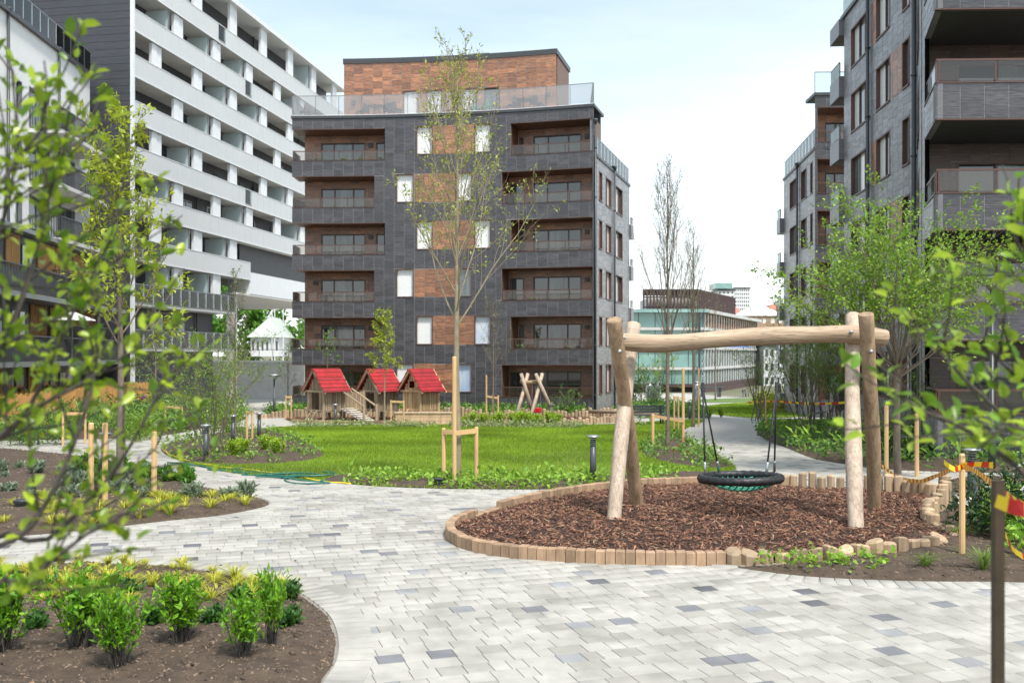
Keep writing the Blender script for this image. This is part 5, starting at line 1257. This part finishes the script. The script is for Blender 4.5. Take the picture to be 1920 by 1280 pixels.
pz = A(135, 604, 46.5); r = thing('parasol', 'white parasol on the timber terrace at the left', 'parasol', (pz.x, pz.y, 2.1)); local('pole', MB().tube([(0, 0, 0), (0, 0, 2.35)], .03, 6), M_greymetal, r); local('canopy', MB().lathe([(1.15, 1.95), (1.12, 1.99), (.05, 2.4)], 8), M_white, r)
rng = random.Random(8); M_purple = pm('purple_petal', (.16, .03, .16), .6, .2, 60, .3, 80)
for i in range(9):
    g = G(rng.uniform(236, 312), rng.uniform(783, 790)); h = rng.uniform(.95, 1.35); r = thing('allium', 'purple ball-shaped flower in front of the timber screens', 'flower', g, 0, 'purple flowers by the terraces')
    local('stem', MB().tube([(0, 0, 0), (.03, 0, h)], .008, 4), M_stemgreen, r); local('bloom', MB().lathe([(.02, h-.06), (.07, h-.03), (.08, h+.01), (.06, h+.05), (.02, h+.07)], 8), M_purple, r)
# ------------------------------------------------------------------ plants
def grow(rng, p, d, L, nseg, trop, wob):
    P = [Vector(p)]; d = Vector(d).normalized()
    for i in range(nseg):
        d = (d+Vector((rng.gauss(0, wob), rng.gauss(0, wob), rng.gauss(0, wob)+trop))).normalized(); P.append(P[-1]+d*(L/nseg))
    return P
def perp(rng, d, ang):
    o = d.orthogonal().normalized(); o.rotate(Matrix.Rotation(rng.random()*6.283, 3, d)); return (d*math.cos(ang)+o*math.sin(ang)).normalized()
def branch_set(rng, mb, P, r0, r1, sub, subL, sang, trop, wob, anchors, depth=1, n=5, sub2=3, start=.3, step=.12, dense=1.0):
    m = len(P); mb.tube(P, [r0+(r1-r0)*i/(m-1) for i in range(m)], n, cap=False)
    total = sum((P[i+1]-P[i]).length for i in range(m-1))
    for k in range(sub):
        t = start+(1-start)*(k+rng.random())/sub; i = min(m-2, int(t*(m-1))); f = t*(m-1)-i; q = P[i].lerp(P[i+1], f); d = (P[i+1]-P[i]).normalized()
        L = subL*total*rng.uniform(.6, 1.2)*(1.15-.6*t); Q = grow(rng, q, perp(rng, d, sang*rng.uniform(.7, 1.3)), L, 4, trop, wob); rr = (r0+(r1-r0)*t)*.5
        if depth > 0: branch_set(rng, mb, Q, max(rr, .004), max(.0025, rr*.4), sub2, .55, sang, trop, wob, anchors, depth-1, 4, sub2, .25, step, dense)
        else:
            mb.tube(Q, [max(rr, .004), max(rr*.8, .0035), .003, .0028, .0025], 3, cap=False)
            put(rng, Q, anchors, step, dense)
    if depth == 0 or True: put(rng, P[m//2:], anchors, step, dense*.6)
def put(rng, Q, anchors, step, dense):
    for a, b in zip(Q, Q[1:]):
        l = (b-a).length; k = l/step*dense; k = int(k)+(rng.random() < k-int(k))
        for _ in range(k): t = rng.random(); anchors.append((a.lerp(b, t), (b-a).normalized()))
def tree(name, label, base, H, th, seed, limbs, ang, Llow, Ltop, trop, leaf, cols, tr=.06, sub=5, sub2=3, sang=.7, step=.12, dense=1, per=1, leader=True, bark=None, group=None, wob=.10, top=.9, depth=1, lean=(0, 0), cat='tree', stems=1, spread=0, lmat=None, up=.3, wid=.5, droop=.3, jit=.04, lowbias=1.0):
    rng = random.Random(seed); nr = np.random.default_rng(seed); base = Vector(base); r = thing(name, label, cat, base, 0, group); tm, bm, an = MB(), MB(), []
    if stems == 1:
        tp = [base+Vector((lean[0]*i/8*H+rng.gauss(0, .012)*H*.1, lean[1]*i/8*H+rng.gauss(0, .012)*H*.1, -.1 if i == 0 else H*(top if leader else th/H*1.02)*i/8)) for i in range(9)]
        TP = smooth(tp, 3); rad = [tr*(1.25 if i == 0 else 1-.88*(i/(len(TP)-1)) if leader else 1-.35*i/(len(TP)-1)) for i in range(len(TP))]; tm.tube(TP, rad, 9)
        for k in range(limbs):
            f = ((k+rng.random())/limbs)**lowbias; h = th+(H*top-th)*f*.92 if leader else th*rng.uniform(.86, 1.0)
            zz = [p.z-base.z for p in TP]; i = max(j for j in range(len(TP)-1) if zz[j] <= h or j == 0); q = TP[i].lerp(TP[i+1], max(0, min(1, (h-zz[i])/max(1e-6, zz[i+1]-zz[i]))))
            az = k*2.4+rng.uniform(-.4, .4); a = (ang[0]*(1-f)+ang[1]*f)*rng.uniform(.8, 1.2); L = (Llow*(1-f)+Ltop*f)*rng.uniform(.75, 1.15)
            d = Vector((math.sin(a)*math.cos(az), math.sin(a)*math.sin(az), math.cos(a))); P = grow(rng, q, d, L, 7, trop, wob)
            r0 = max(.006, rad[i]*.42*(1 if leader else .75)); branch_set(rng, bm, P, r0, .004, sub, .42, sang, trop, wob, an, depth, 5, sub2, .25, step, dense)
        if leader: put(rng, TP[int(len(TP)*.7):], an, step, dense)
    else:
        for k in range(stems):
            az = k*2.4+rng.uniform(-.5, .5); a = ang[0]+(ang[1]-ang[0])*rng.random(); d = Vector((math.sin(a)*math.cos(az), math.sin(a)*math.sin(az), math.cos(a))); L = H*rng.uniform(.75, 1.05)
            P = grow(rng, base+Vector((rng.gauss(0, spread), rng.gauss(0, spread), -.08)), d, L, 8, trop, wob)
            branch_set(rng, bm if k else tm, P, tr*rng.uniform(.7, 1.1), .005, sub, .42, sang, trop, wob, an, depth, 6, sub2, th, step, dense)
    t = tm.build('trunk', bark or M_bark, r, True)
    if bm.v: tag(bm.build('branches' if stems == 1 else 'stems', bark or M_bark, r, True), kind='stuff')
    if an: tag(leaves_np([tuple(p) for p, _ in an], [tuple(d) for _, d in an], nr, leaf, wid, cols, 'crown', lmat or M_leaf, r, jit, droop, up, .12, per), kind='stuff')
    return r
LIME = ((.30, .40, .03), (.52, .56, .07)); MID = ((.13, .26, .03), (.32, .46, .06)); DEEP = ((.06, .15, .025), (.16, .28, .05)); PALEG = ((.24, .30, .07), (.44, .46, .14))
lawn_b = G(857, 905)
tree('tall_tree', 'tall young tree with sparse pale leaves at the front edge of the lawn', lawn_b, 8.35, 2.95, 41, 26, (.66, .22), 3.0, 1.2, .09, .085, ((.28, .36, .05), (.50, .54, .12)), .078, 9, 4, .55, .15, .62, 2, True, M_barkpale, wob=.06, top=.95, group='trees of the courtyard', wid=.42, droop=.6)
tree('yellow_green_tree', 'young yellow-green tree with stakes in the left bed', G(226, 928), 7.3, 2.3, 12, 24, (.75, .35), 1.9, .9, .06, .12, LIME, .075, 7, 3, .7, .11, 1.0, 3, True, group='trees of the courtyard', wid=.45, droop=.6, wob=.1)
tree('bare_tree', 'slender grey tree with few leaves beside the winding path', G(1252, 838), 8.6, 2.6, 7, 34, (.5, .16), 3.0, 1.6, .10, .06, PALEG, .07, 8, 4, .45, .2, .4, 1, True, group='trees of the courtyard', wob=.06, top=.9, bark=M_bark)
tree('bare_tree', 'smaller thin tree with few leaves behind the slender grey one', G(1300, 800), 9.2, 2.8, 9, 26, (.5, .2), 2.8, 1.2, .08, .07, PALEG, .075, 7, 4, .5, .25, .35, 1, True, group='trees of the courtyard', wob=.07)
tree('bare_tree', 'distant thin tree against the sky near the towers', Vector((19.5, 92, gz(92))), 10.5, 2.5, 19, 16, (.5, .2), 3.2, 1.4, .08, .10, PALEG, .09, 5, 3, .5, .3, .4, 1, True, group='trees of the courtyard', wob=.07)
tree('spreading_tree', 'spreading green tree with many rising stems in front of the right block', G(1682, 888), 6.2, 2.35, 23, 38, (1.0, .12), 3.4, 3.2, .04, .085, ((.13, .28, .025), (.38, .54, .07)), .085, 8, 3, .62, .09, .95, 3, False, group='trees of the courtyard', wob=.09, jit=.05, wid=.6)
tree('dark_sapling', 'dark narrow young tree behind the multi-stemmed shrub', G(441, 830), 6.1, 1.2, 14, 26, (.75, .35), 1.5, .5, .04, .06, ((.08, .15, .03), (.20, .27, .07)), .055, 6, 3, .6, .10, .9, 2, True, group='trees of the courtyard')
tree('lime_sapling', 'lime-green sapling between the playhouses', G(721, 797), 5.6, 1.9, 31, 15, (.75, .4), 1.2, .55, .05, .14, LIME, .045, 6, 3, .7, .11, 1.3, 3, True, group='trees of the courtyard', wid=.5, bark=M_barkpale)
tree('small_sapling', 'small green sapling rising behind the leftmost playhouse', Vector((-9.8, 51.0, gz(51))), 5.0, 2.6, 33, 12, (.9, .5), .9, .4, .03, .14, ((.10, .24, .03), (.24, .40, .06)), .04, 4, 2, .7, .12, .8, 2, True, group='trees of the courtyard', wid=.5)
tree('thin_sapling', 'thin sapling with grey twigs left of the baby swing', G(925, 793), 6.2, 1.7, 35, 18, (.5, .25), 2.0, .9, .07, .09, PALEG, .05, 4, 3, .5, .2, .38, 1, True, group='trees of the courtyard')
tree('green_sapling', 'green sapling left of the dark block beside the street lamp', Vector((-13.3, 57, gz(57))), 4.6, 1.2, 37, 14, (.7, .4), 1.3, .5, .05, .13, MID, .05, 5, 3, .7, .12, .8, 1, True, group='trees of the courtyard')
tree('young_tree', 'slim young tree in the bed in front of the terraces', G(292, 806), 6.6, 2.2, 38, 14, (.6, .3), 1.6, .7, .06, .10, MID, .055, 5, 3, .6, .14, .6, 1, True, group='trees of the courtyard')
tree('multi_stem_shrub', 'airy multi-stemmed shrub beside the bollard at the left lawn end', G(392, 858), 3.5, .28, 45, 0, (.10, .62), 0, 0, .02, .055, ((.12, .25, .03), (.32, .45, .06)), .022, 8, 3, .6, .08, 1.5, 2, stems=14, spread=.12, cat='shrub', group='multi-stemmed shrubs', bark=M_bark)
tree('multi_stem_shrub', 'multi-stemmed shrub in the bed right of the winding path', G(1512, 818), 4.6, .28, 46, 0, (.08, .55), 0, 0, .02, .06, MID, .026, 8, 3, .6, .09, 1.2, 2, stems=13, spread=.12, cat='shrub', group='multi-stemmed shrubs')
tree('multi_stem_shrub', 'bushy pale shrub beside the far path stakes', Vector((12.2, 47, gz(47))), 4.2, .2, 47, 0, (.1, .6), 0, 0, .02, .09, ((.14, .28, .04), (.30, .42, .10)), .03, 6, 3, .6, .11, .6, 2, stems=11, spread=.2, cat='shrub', group='multi-stemmed shrubs')
tree('multi_stem_shrub', 'leafy shrub tree close to the farther right block', Vector((14.2, 42, gz(42))), 4.6, .2, 48, 0, (.1, .6), 0, 0, .03, .10, MID, .03, 8, 3, .6, .09, 1.2, 3, stems=12, spread=.25, cat='shrub', group='multi-stemmed shrubs')
tree('multi_stem_shrub', 'round green shrub left of the office columns', Vector((10.0, 68, gz(68))), 4.6, .2, 49, 0, (.1, .7), 0, 0, .03, .13, MID, .03, 6, 3, .6, .12, .8, 2, stems=10, spread=.25, cat='shrub', group='multi-stemmed shrubs')
tree('multi_stem_shrub', 'green shrub at the far corner of the dark block', Vector((7.4, 54, gz(54))), 2.6, .2, 50, 0, (.1, .7), 0, 0, .03, .12, ((.06, .16, .04), (.14, .26, .06)), .03, 6, 3, .6, .10, .9, 2, stems=9, spread=.25, cat='shrub', group='multi-stemmed shrubs')
tree('multi_stem_shrub', 'leafy shrub against the wall right of the spreading tree', Vector((10.8, 27.5, gz(27))), 2.6, .2, 51, 0, (.1, .6), 0, 0, .03, .07, MID, .02, 6, 3, .6, .09, .8, 2, stems=9, spread=.15, cat='shrub', group='multi-stemmed shrubs')
tree('multi_stem_shrub', 'small rounded bush below the right balconies of the dark block', Vector((3.0, 52.3, gz(52))), 1.5, .2, 52, 0, (.1, .8), 0, 0, .03, .10, ((.10, .22, .05), (.22, .34, .10)), .015, 5, 3, .6, .08, .9, 2, stems=9, spread=.1, cat='shrub', group='multi-stemmed shrubs')
for i, (x, y, h, s) in enumerate(((-33, 125, 15, 61), (-26, 128, 17, 62), (-39, 124, 16, 63))):
    tree('passage_tree', ('left', 'middle', 'leftmost')[i]+' of the dense green trees seen through the passage', Vector((x, y, gz(y))), h, 3, s, 16, (1.1, .5), 5.5, 2.5, .03, .8, ((.09, .24, .03), (.22, .42, .07)), .25, 6, 3, .8, .5, 2.0, 4, True, group='trees behind the passage', jit=.4)
# blurred shrubs close to the camera
def near_shrub(name, label, base, limbs, seed, cols, leaf, sub, dense, step=.045, per=2):
    rng = random.Random(seed); nr = np.random.default_rng(seed); r = thing(name, label, 'shrub', base); an = []; first = True; bm = MB(); tm = MB()
    for pts in limbs:
        P = smooth([Vector(p) for p in pts], 4); branch_set(rng, tm if first else bm, P, .011, .003, sub, .15, .65, .05, .10, an, 0, 6, 3, .35, step, dense); first = False
    tm.build('trunk', M_barkdark, r, True); tag(bm.build('branches', M_barkdark, r, True), kind='stuff')
    tag(leaves_np([tuple(p) for p, _ in an], [tuple(d) for _, d in an], nr, leaf, .62, cols, 'crown', M_leafgloss, r, .012, .2, .35, .14, per, True), kind='stuff')
bL = Vector((-2.15, 2.75, 0)); LF = ((.08, .18, .012), (.40, .52, .035))
def lim(b, *pp): return [b, *[A(x, y, Y) for x, y, Y in pp]]
near_shrub('foreground_shrub', 'blurred green shrub very close at the left edge', bL, [
  lim(bL, (-120, 1180, 2.7), (60, 985, 2.7), (150, 800, 2.75), (185, 640, 2.8), (175, 470, 2.85)), lim(bL, (-150, 900, 2.6), (-20, 700, 2.65), (55, 520, 2.7), (85, 340, 2.75), (75, 180, 2.8)),
  lim(bL, (-90, 1110, 2.9), (90, 1010, 2.9), (200, 900, 2.9), (270, 790, 2.95), (310, 700, 3.0)), lim(bL, (-200, 800, 2.9), (-60, 560, 2.9), (10, 400, 2.9), (30, 250, 2.95), (20, 120, 3.0)),
  lim(bL, (-60, 1200, 2.5), (40, 1100, 2.5), (150, 1010, 2.5), (215, 965, 2.55)), lim(bL, (-150, 1000, 3.1), (30, 800, 3.1), (110, 650, 3.1), (160, 540, 3.1), (230, 480, 3.1)),
  lim(bL, (-180, 950, 2.7), (-40, 850, 2.7), (60, 770, 2.7), (150, 720, 2.7), (260, 650, 2.75)), lim(bL, (-200, 700, 2.6), (-90, 520, 2.6), (-20, 380, 2.6), (40, 290, 2.65), (110, 210, 2.7))], 71, LF, .044, 10, .95)
bR = Vector((2.35, 3.1, 0)); RF_ = ((.12, .27, .02), (.48, .62, .06))
near_shrub('foreground_shrub', 'blurred bright green shrub very close at the right edge', bR, [
  lim(bR, (2060, 1000, 3.0), (1960, 860, 2.95), (1860, 760, 2.9), (1790, 690, 2.9), (1770, 630, 2.9)), lim(bR, (2080, 900, 3.0), (1985, 760, 3.0), (1900, 700, 3.0), (1840, 640, 3.0)),
  lim(bR, (2040, 1050, 2.9), (1930, 900, 2.9), (1820, 810, 2.85), (1730, 770, 2.85), (1690, 740, 2.85)), lim(bR, (2090, 700, 2.8), (2000, 560, 2.8), (1930, 490, 2.8), (1900, 440, 2.8)),
  lim(bR, (2050, 950, 2.8), (1960, 830, 2.8), (1890, 800, 2.8), (1850, 830, 2.8)), lim(bR, (2100, 760, 2.9), (2010, 610, 2.9), (1950, 540, 2.9), (1925, 520, 2.9))], 72, RF_, .056, 7, .62)
# leafy little bushes in the near bed
def bush_proto(name, label, seed, h, w, cols, leaf, n, group, wid=.4, bare=.35, per=2):
    rng = random.Random(seed); nr = np.random.default_rng(seed); r = thing(name, label, 'shrub', (0, 0, 0), 0, group); an = []; bm = MB()
    for k in range(n):
        az = rng.random()*6.28; a = rng.uniform(.05, .5); P = grow(rng, (rng.gauss(0, .03), rng.gauss(0, .03), -.03), (math.sin(a)*math.cos(az)*w, math.sin(a)*math.sin(az)*w, math.cos(a)), h*rng.uniform(.75, 1.05), 5, .05, .07)
        bm.tube(P, [.006, .005, .0045, .004, .003, .0025], 4, cap=False); q = P[1:] if bare < .3 else P[2:]
        for a_, b_ in zip(q, q[1:]):
            for _ in range(3): an.append((a_.lerp(b_, rng.random()), (b_-a_).normalized()))
    o = bm.build('stems', M_barkdark, None, True); o.parent = r; tag(o, kind='stuff')
    l = leaves_np([tuple(p) for p, _ in an], [tuple(d) for _, d in an], nr, leaf, wid, cols, 'foliage', M_leaf, None, .02, .3, .4, .1, per); l.parent = r; tag(l, kind='stuff'); return r
BG = 'small leafy bushes in the near bed'
bp = [bush_proto('leafy_bush', 'x', 80+i, .62, .95, ((.09, .26, .012), (.28, .52, .035)), .075, 34, BG, .38, .35, 3) for i in range(3)]
spots = [(148, 1228, 'leafy bush under the foreground branch, leftmost fully visible in the near bed'), (222, 1268, 'nearest leafy bush at the bottom left of the near bed'), (340, 1222, 'broad leafy bush in the middle of the near bed'), (456, 1248, 'leafy bush nearest the right tip of the near bed'), (512, 1222, 'slim leafy bush closest to the curved paving edge'), (5, 1240, 'leafy bush cut off by the left picture edge')]
for i, (px, py, lab) in enumerate(spots):
    o = bp[i] if i < 3 else dup(bp[i % 3], (0, 0, 0)); g = G(px, py, .05); o.location = g; o.rotation_euler = (0, 0, i*1.7); s = (1.04, .98, .94, .90, 1.0, 1.1)[i]; o.scale = (s*(1.12, .85, 1.1, .82, .62, .9)[i],)*2+(s,); tag(o, lab, None, BG)
LP = 'low leafy seedlings in the near bed'
lp = bush_proto('low_plant', 'small low green plant between the leafy bushes of the near bed', 90, .17, 1.6, ((.035, .12, .02), (.09, .20, .04)), .07, 12, LP, .5, .2); first = True
for px, py in ((68, 1192), (455, 1140), (400, 1180), (285, 1180), (545, 1182), (70, 1118), (220, 1120), (545, 1130), (240, 1130)):
    o = lp if first else dup(lp, (0, 0, 0)); first = False; o.location = G(px, py, .05); o.rotation_euler = (0, 0, px)
# box balls in front of the playground
BX = 'small bright box plants along the lawn top'
bx = bush_proto('box_plant', 'small bright green box plant in the row at the top of the lawn', 95, .62, 1.3, ((.26, .44, .03), (.48, .62, .06)), .07, 34, BX, .6, .2, 3); first = True
for i, px in enumerate((870, 888, 907, 925, 938, 962, 968, 978, 990, 1004, 1012, 1030, 1045)):
    o = bx if first else dup(bx, (0, 0, 0)); first = False; o.location = G(px, 799-(i % 3)*.6, .02); o.rotation_euler = (0, 0, i*2.1); s = .75+.4*((i*37) % 10)/10; o.scale = (s, s, s)
for i, (px, py, lab) in enumerate(((1331, 784, 'left of the two box plants beside the far path'), (1352, 783, 'right of the two box plants beside the far path'), (520, 858, 'rounded little bush at the tip of the left lawn bed'), (455, 858, 'rounded little bush below the dark sapling'), (498, 851, 'rounded little bush between the sapling and the bed tip'), (438, 862, 'low rounded bush beside the bollard of the left lawn bed'))):
    o = dup(bx, G(px, py, .06), i, .85 if i < 2 else .8, lab, 'round little bushes in the lawn beds')
# yellow grass tufts
def tuft_proto(seed, n, h, cols, label, name, group, w=.0045):
    nr = np.random.default_rng(seed); V = []; Fc = []; Cc = []
    for i in range(n):
        az = nr.uniform(0, 6.28); le = nr.uniform(.15, 1.1)*h; H = h*nr.uniform(.6, 1.1); d = np.array([math.cos(az), math.sin(az), 0]); s = np.array([-math.sin(az), math.cos(az), 0])*w*nr.uniform(.7, 1.3); b = d*nr.uniform(0, .03)
        t = nr.random(); c = tuple(np.array(cols[0])*(1-t)+np.array(cols[1])*t); k = len(V)
        for f, wd in ((0, .7), (.4, 1), (.75, .8), (1, .05)):
            p = b+d*le*f**1.6+np.array([0, 0, H*(f-.45*f*f*f) if 1 else 0]); V += [p-s*wd, p+s*wd]
        Cc += [c]*8; Fc += [(k, k+1, k+3, k+2), (k+2, k+3, k+5, k+4), (k+4, k+5, k+7, k+6)]
    o = np_mesh(name, V, Fc, M_leaf, None, np.array(Cc)); return tag(o, label, 'grass tuft', group)
GOLD = ((.36, .39, .03), (.68, .65, .09))
def scatter(proto, pts, sc=(.7, 1.2), seed=1, lab=None, zo=.03):
    rng = random.Random(seed); first = True; n = 0
    for g in pts:
        o = proto if first else dup(proto, (0, 0, 0)); first = False; o.location = (g.x, g.y, g.z+zo); s = rng.uniform(*sc); o.scale = (s, s, s*rng.uniform(.8, 1.15)); o.rotation_euler = (0, 0, rng.random()*6.28); n += 1
def inside(poly, n, seed, ylo, yhi, xlo, xhi, mind=.12):
    rng = random.Random(seed); out = []
    for _ in range(n*30):
        g = G(rng.uniform(xlo, xhi), rng.uniform(ylo, yhi))
        if inpoly(g.x, g.y, poly) and edged(g.x, g.y, poly) > mind and all((g-q).length > .16 for q in out): out.append(g)
        if len(out) >= n: break
    return out
tA = tuft_proto(1, 60, .22, GOLD, 'golden-yellow grass tuft along the back edge of the near bed', 'golden_grass', 'golden grass tufts in the near bed'); scatter(tA, inside(BED_A, 80, 1, 1062, 1140, -60, 540), (.7, 1.25), 2)
tB = tuft_proto(2, 60, .26, GOLD, 'golden-yellow grass tuft along the front edge of the bed with the yellow-green tree', 'golden_grass', 'golden grass tufts in the middle left bed'); scatter(tB, inside(BED_B, 60, 3, 938, 1000, -40, 500), (.7, 1.2), 4)
SIL = ((.20, .27, .17), (.36, .42, .30))
sp = bush_proto('silvery_plant', 'grey-green low plant in the bed with the yellow-green tree', 101, .22, 1.8, SIL, .12, 12, 'grey-green plants in the middle left bed', .3, .2); scatter(sp, inside(BED_B, 42, 5, 880, 945, -40, 470), (.6, 1.2), 5)
gp_ = bush_proto('green_perennial', 'fresh green low plant along the path side of the middle left bed', 102, .26, 1.7, ((.07, .20, .02), (.18, .36, .05)), .13, 12, 'fresh green plants in the middle left bed', .45, .2); scatter(gp_, inside(BED_B, 24, 6, 868, 915, 150, 400), (.7, 1.2), 6)
# hostas at the front of the lawn and ground cover
def carpet(name, label, poly, n, leaf, cols, seed, zo=.05, h=.12, wid=.5, ylim=None, patchy=0, per=4):
    nr = np.random.default_rng(seed); x0, x1 = min(p[0] for p in poly), max(p[0] for p in poly); y0, y1 = min(p[1] for p in poly), max(p[1] for p in poly)
    X = nr.uniform(x0, x1, n*5); Y = nr.uniform(y0, y1, n*5); k = inpoly_np(X, Y, poly)
    if ylim: k &= (Y > ylim[0]) & (Y < ylim[1])
    X, Y = X[k], Y[k]
    if patchy: k = np.array([noise.noise(Vector((a*patchy, b*patchy, seed)))+.18 > 0 for a, b in zip(X, Y)], bool); X, Y = X[k], Y[k]
    X, Y = X[:n], Y[:n]; Z = np.array([gz(b) for b in Y])+zo+nr.random(len(X))*h
    d = nr.normal(0, .5, (len(X), 3)); d[:, 2] = .4
    return tag(leaves_np(np.c_[X, Y, Z], d, nr, leaf, wid, cols, name, M_leaf, None, leaf*.7, .3, .25, .1, per), label, 'ground cover', None, 'stuff')
FRESH = ((.16, .34, .03), (.38, .56, .08)); carpet('ground_cover', 'bright green low leaves along the front edge of the lawn', BED_G, 800, .13, FRESH, 1, .03, .05, .5, None, .7)
carpet('ground_cover', 'mixed green ground cover in the bed right of the winding path', BED_E, 3600, .14, ((.07, .2, .03), (.24, .40, .08)), 2, .12, .18, .6, (0, 41), .45)
carpet('ground_cover', 'pale green ferny leaves in the bed right of the winding path', BED_E, 420, .30, FRESH, 12, .2, .35, .25, (0, 34), .8)
carpet('ground_cover', 'low leaves in the small bed beside the slender grey tree', BED_D2, 420, .13, ((.09, .22, .03), (.28, .42, .09)), 3, .08, .06, .5, None, .9)
carpet('ground_cover', 'low green plants in the bed of the multi-stemmed shrub', BED_D, 500, .13, ((.10, .24, .03), (.30, .46, .07)), 4, .08, .08, .5, None, .7)
carpet('ground_cover', 'dense perennials in front of the terrace screens', BED_C, 6000, .20, ((.08, .22, .03), (.28, .44, .08)), 5, .15, .40, .4, None, .25)
carpet('ground_cover', 'taller grassy perennials close to the terrace screens', BED_C, 1500, .34, ((.08, .2, .04), (.30, .42, .10)), 15, .3, .7, .2, None, .3)
carpet('ground_cover', 'green planting along the base of the dark block', BACKBED, 2200, .2, ((.09, .22, .03), (.26, .42, .08)), 6, .12, .35, .5, None, .5)
carpet('ground_cover', 'low leafy plants at the front right of the bark pit', gp([(1425, 1058), (1560, 1052), (1655, 1050), (1640, 1078), (1500, 1076)]), 80, .07, FRESH, 7, .06, .05, .8, None, 0)
carpet('ground_cover', 'green plants at the right picture edge behind the tape', gp([(1850, 960), (1960, 940), (2050, 1000), (1980, 1060), (1880, 1040)]), 500, .13, FRESH, 8, .08, .25, .5, None, 0)
TOPS = gp([(560, 799), (700, 798), (900, 799), (1100, 800), (1200, 797), (1200, 801), (1100, 804), (900, 803), (700, 802), (560, 803)])
carpet('ground_cover', 'pale low plants along the top of the lawn', TOPS, 1000, .14, ((.22, .30, .10), (.42, .46, .22)), 9, .03, .08, .5, None, .4)
YEL = gp([(1420, 760), (1480, 757), (1510, 765), (1480, 772), (1430, 770)]); carpet('ground_cover', 'yellow-green planting beyond the far lawn', YEL, 900, .3, ((.28, .32, .02), (.5, .5, .05)), 10, .1, .5, .5)
carpet('ground_cover', 'green planting at the far corner by the grey steel cylinders', [Vector(p) for p in ((6.5, 49), (10, 49), (11, 62), (7.5, 62))], 1600, .22, ((.06, .18, .03), (.2, .34, .07)), 11, .1, .4, .5, None, .3)
red = tuft_proto(21, 26, .12, ((.5, .03, .02), (.7, .2, .03)), 'red flowering tuft beside the slender grey tree', 'red_flowers', 'red flowers in the small bed'); scatter(red, [G(1255, 828), G(1270, 846), G(1262, 856), G(1290, 858)], (.7, 1), 3, None, .12)
LG = ((.10, .20, .03), (.26, .36, .08))
for i, (px, py, h, lab) in enumerate(((1735, 1070, .30, 'tall grass clump left of the single pine stake'), (1845, 1075, .42, 'tall grass clump between the stake and the dark post'), (1830, 975, .3, 'grass clump at the foot of the dark bollard'), (1800, 1010, .25, 'small grass clump against the winding palisade'))): 
    o = tuft_proto(30+i, 70, h, LG, lab, 'grass_clump', 'grass clumps by the bark pit', .006); o.location = G(px, py, .03)
# flowering rhododendron and dark hedge by the right block
def leaf_ball(name, label, c, rx, ry, rz, n, leaf, cols, seed, cat='shrub', flowers=0, wid=.4):
    nr = np.random.default_rng(seed); r = thing(name, label, cat, (c[0], c[1], gz(c[1]))); u = nr.normal(0, 1, (n, 3)); u /= np.linalg.norm(u, axis=1)[:, None]; rad = nr.uniform(.55, 1.0, n)[:, None]
    wob = np.array([1+.25*noise.noise(Vector(q*1.7)+Vector((seed, 0, 0))) for q in u])[:, None]; p = u*rad*wob*np.array([rx, ry, rz]); p[:, 2] = np.abs(p[:, 2]+rz*.2); base = np.array([c[0], c[1], gz(c[1])+.1])
    tag(leaves_np(p+base, u, nr, leaf, wid, cols, 'foliage', M_leaf, r, leaf*.5, .4, .1, .1, 2), kind='stuff'); MB().tube([(c[0], c[1], gz(c[1])-.05), (c[0], c[1], gz(c[1])+rz*.8)], [.04, .015], 6).build('trunk', M_barkdark, r)
    for k in range(flowers):
        q = nr.normal(0, 1, 3); q[2] = abs(q[2])+.2; q[1] = -abs(q[1]); q /= np.linalg.norm(q); q = base+q*np.array([rx, ry, rz])*1.0+np.array([0, 0, rz*.15])
        tag(leaves_np([tuple(q)]*12, [(0, -.3, .6)]*12, nr, .05, .8, ((.7, .66, .66), (.85, .83, .82)), 'flower_cluster', M_leaf, r, .03, .2, .4, .1, 1), kind='stuff')
leaf_ball('rhododendron', 'dark rhododendron with white flowers at the right edge', (6.6, 12.8), .75, .6, .75, 900, .11, ((.02, .06, .02), (.06, .12, .04)), 5, 'shrub', 14, .35)
leaf_ball('dark_bush', 'dark evergreen bush behind the spreading tree stakes', (9.4, 23.2), .75, .6, .85, 900, .09, ((.015, .05, .015), (.05, .10, .03)), 6)
leaf_ball('dark_bush', 'rounded green bush beside the terraces at the far left', (-14.8, 30, ), .9, .8, .9, 1000, .1, DEEP, 7)
leaf_ball('dark_bush', 'green bush in the far left bed below the railings', (-12.6, 32.5), .8, .8, .7, 900, .1, MID, 8)
leaf_ball('dark_bush', 'leafy bush in front of the far wooden screens', (-10.4, 35), .7, .7, .8, 800, .1, MID, 9)
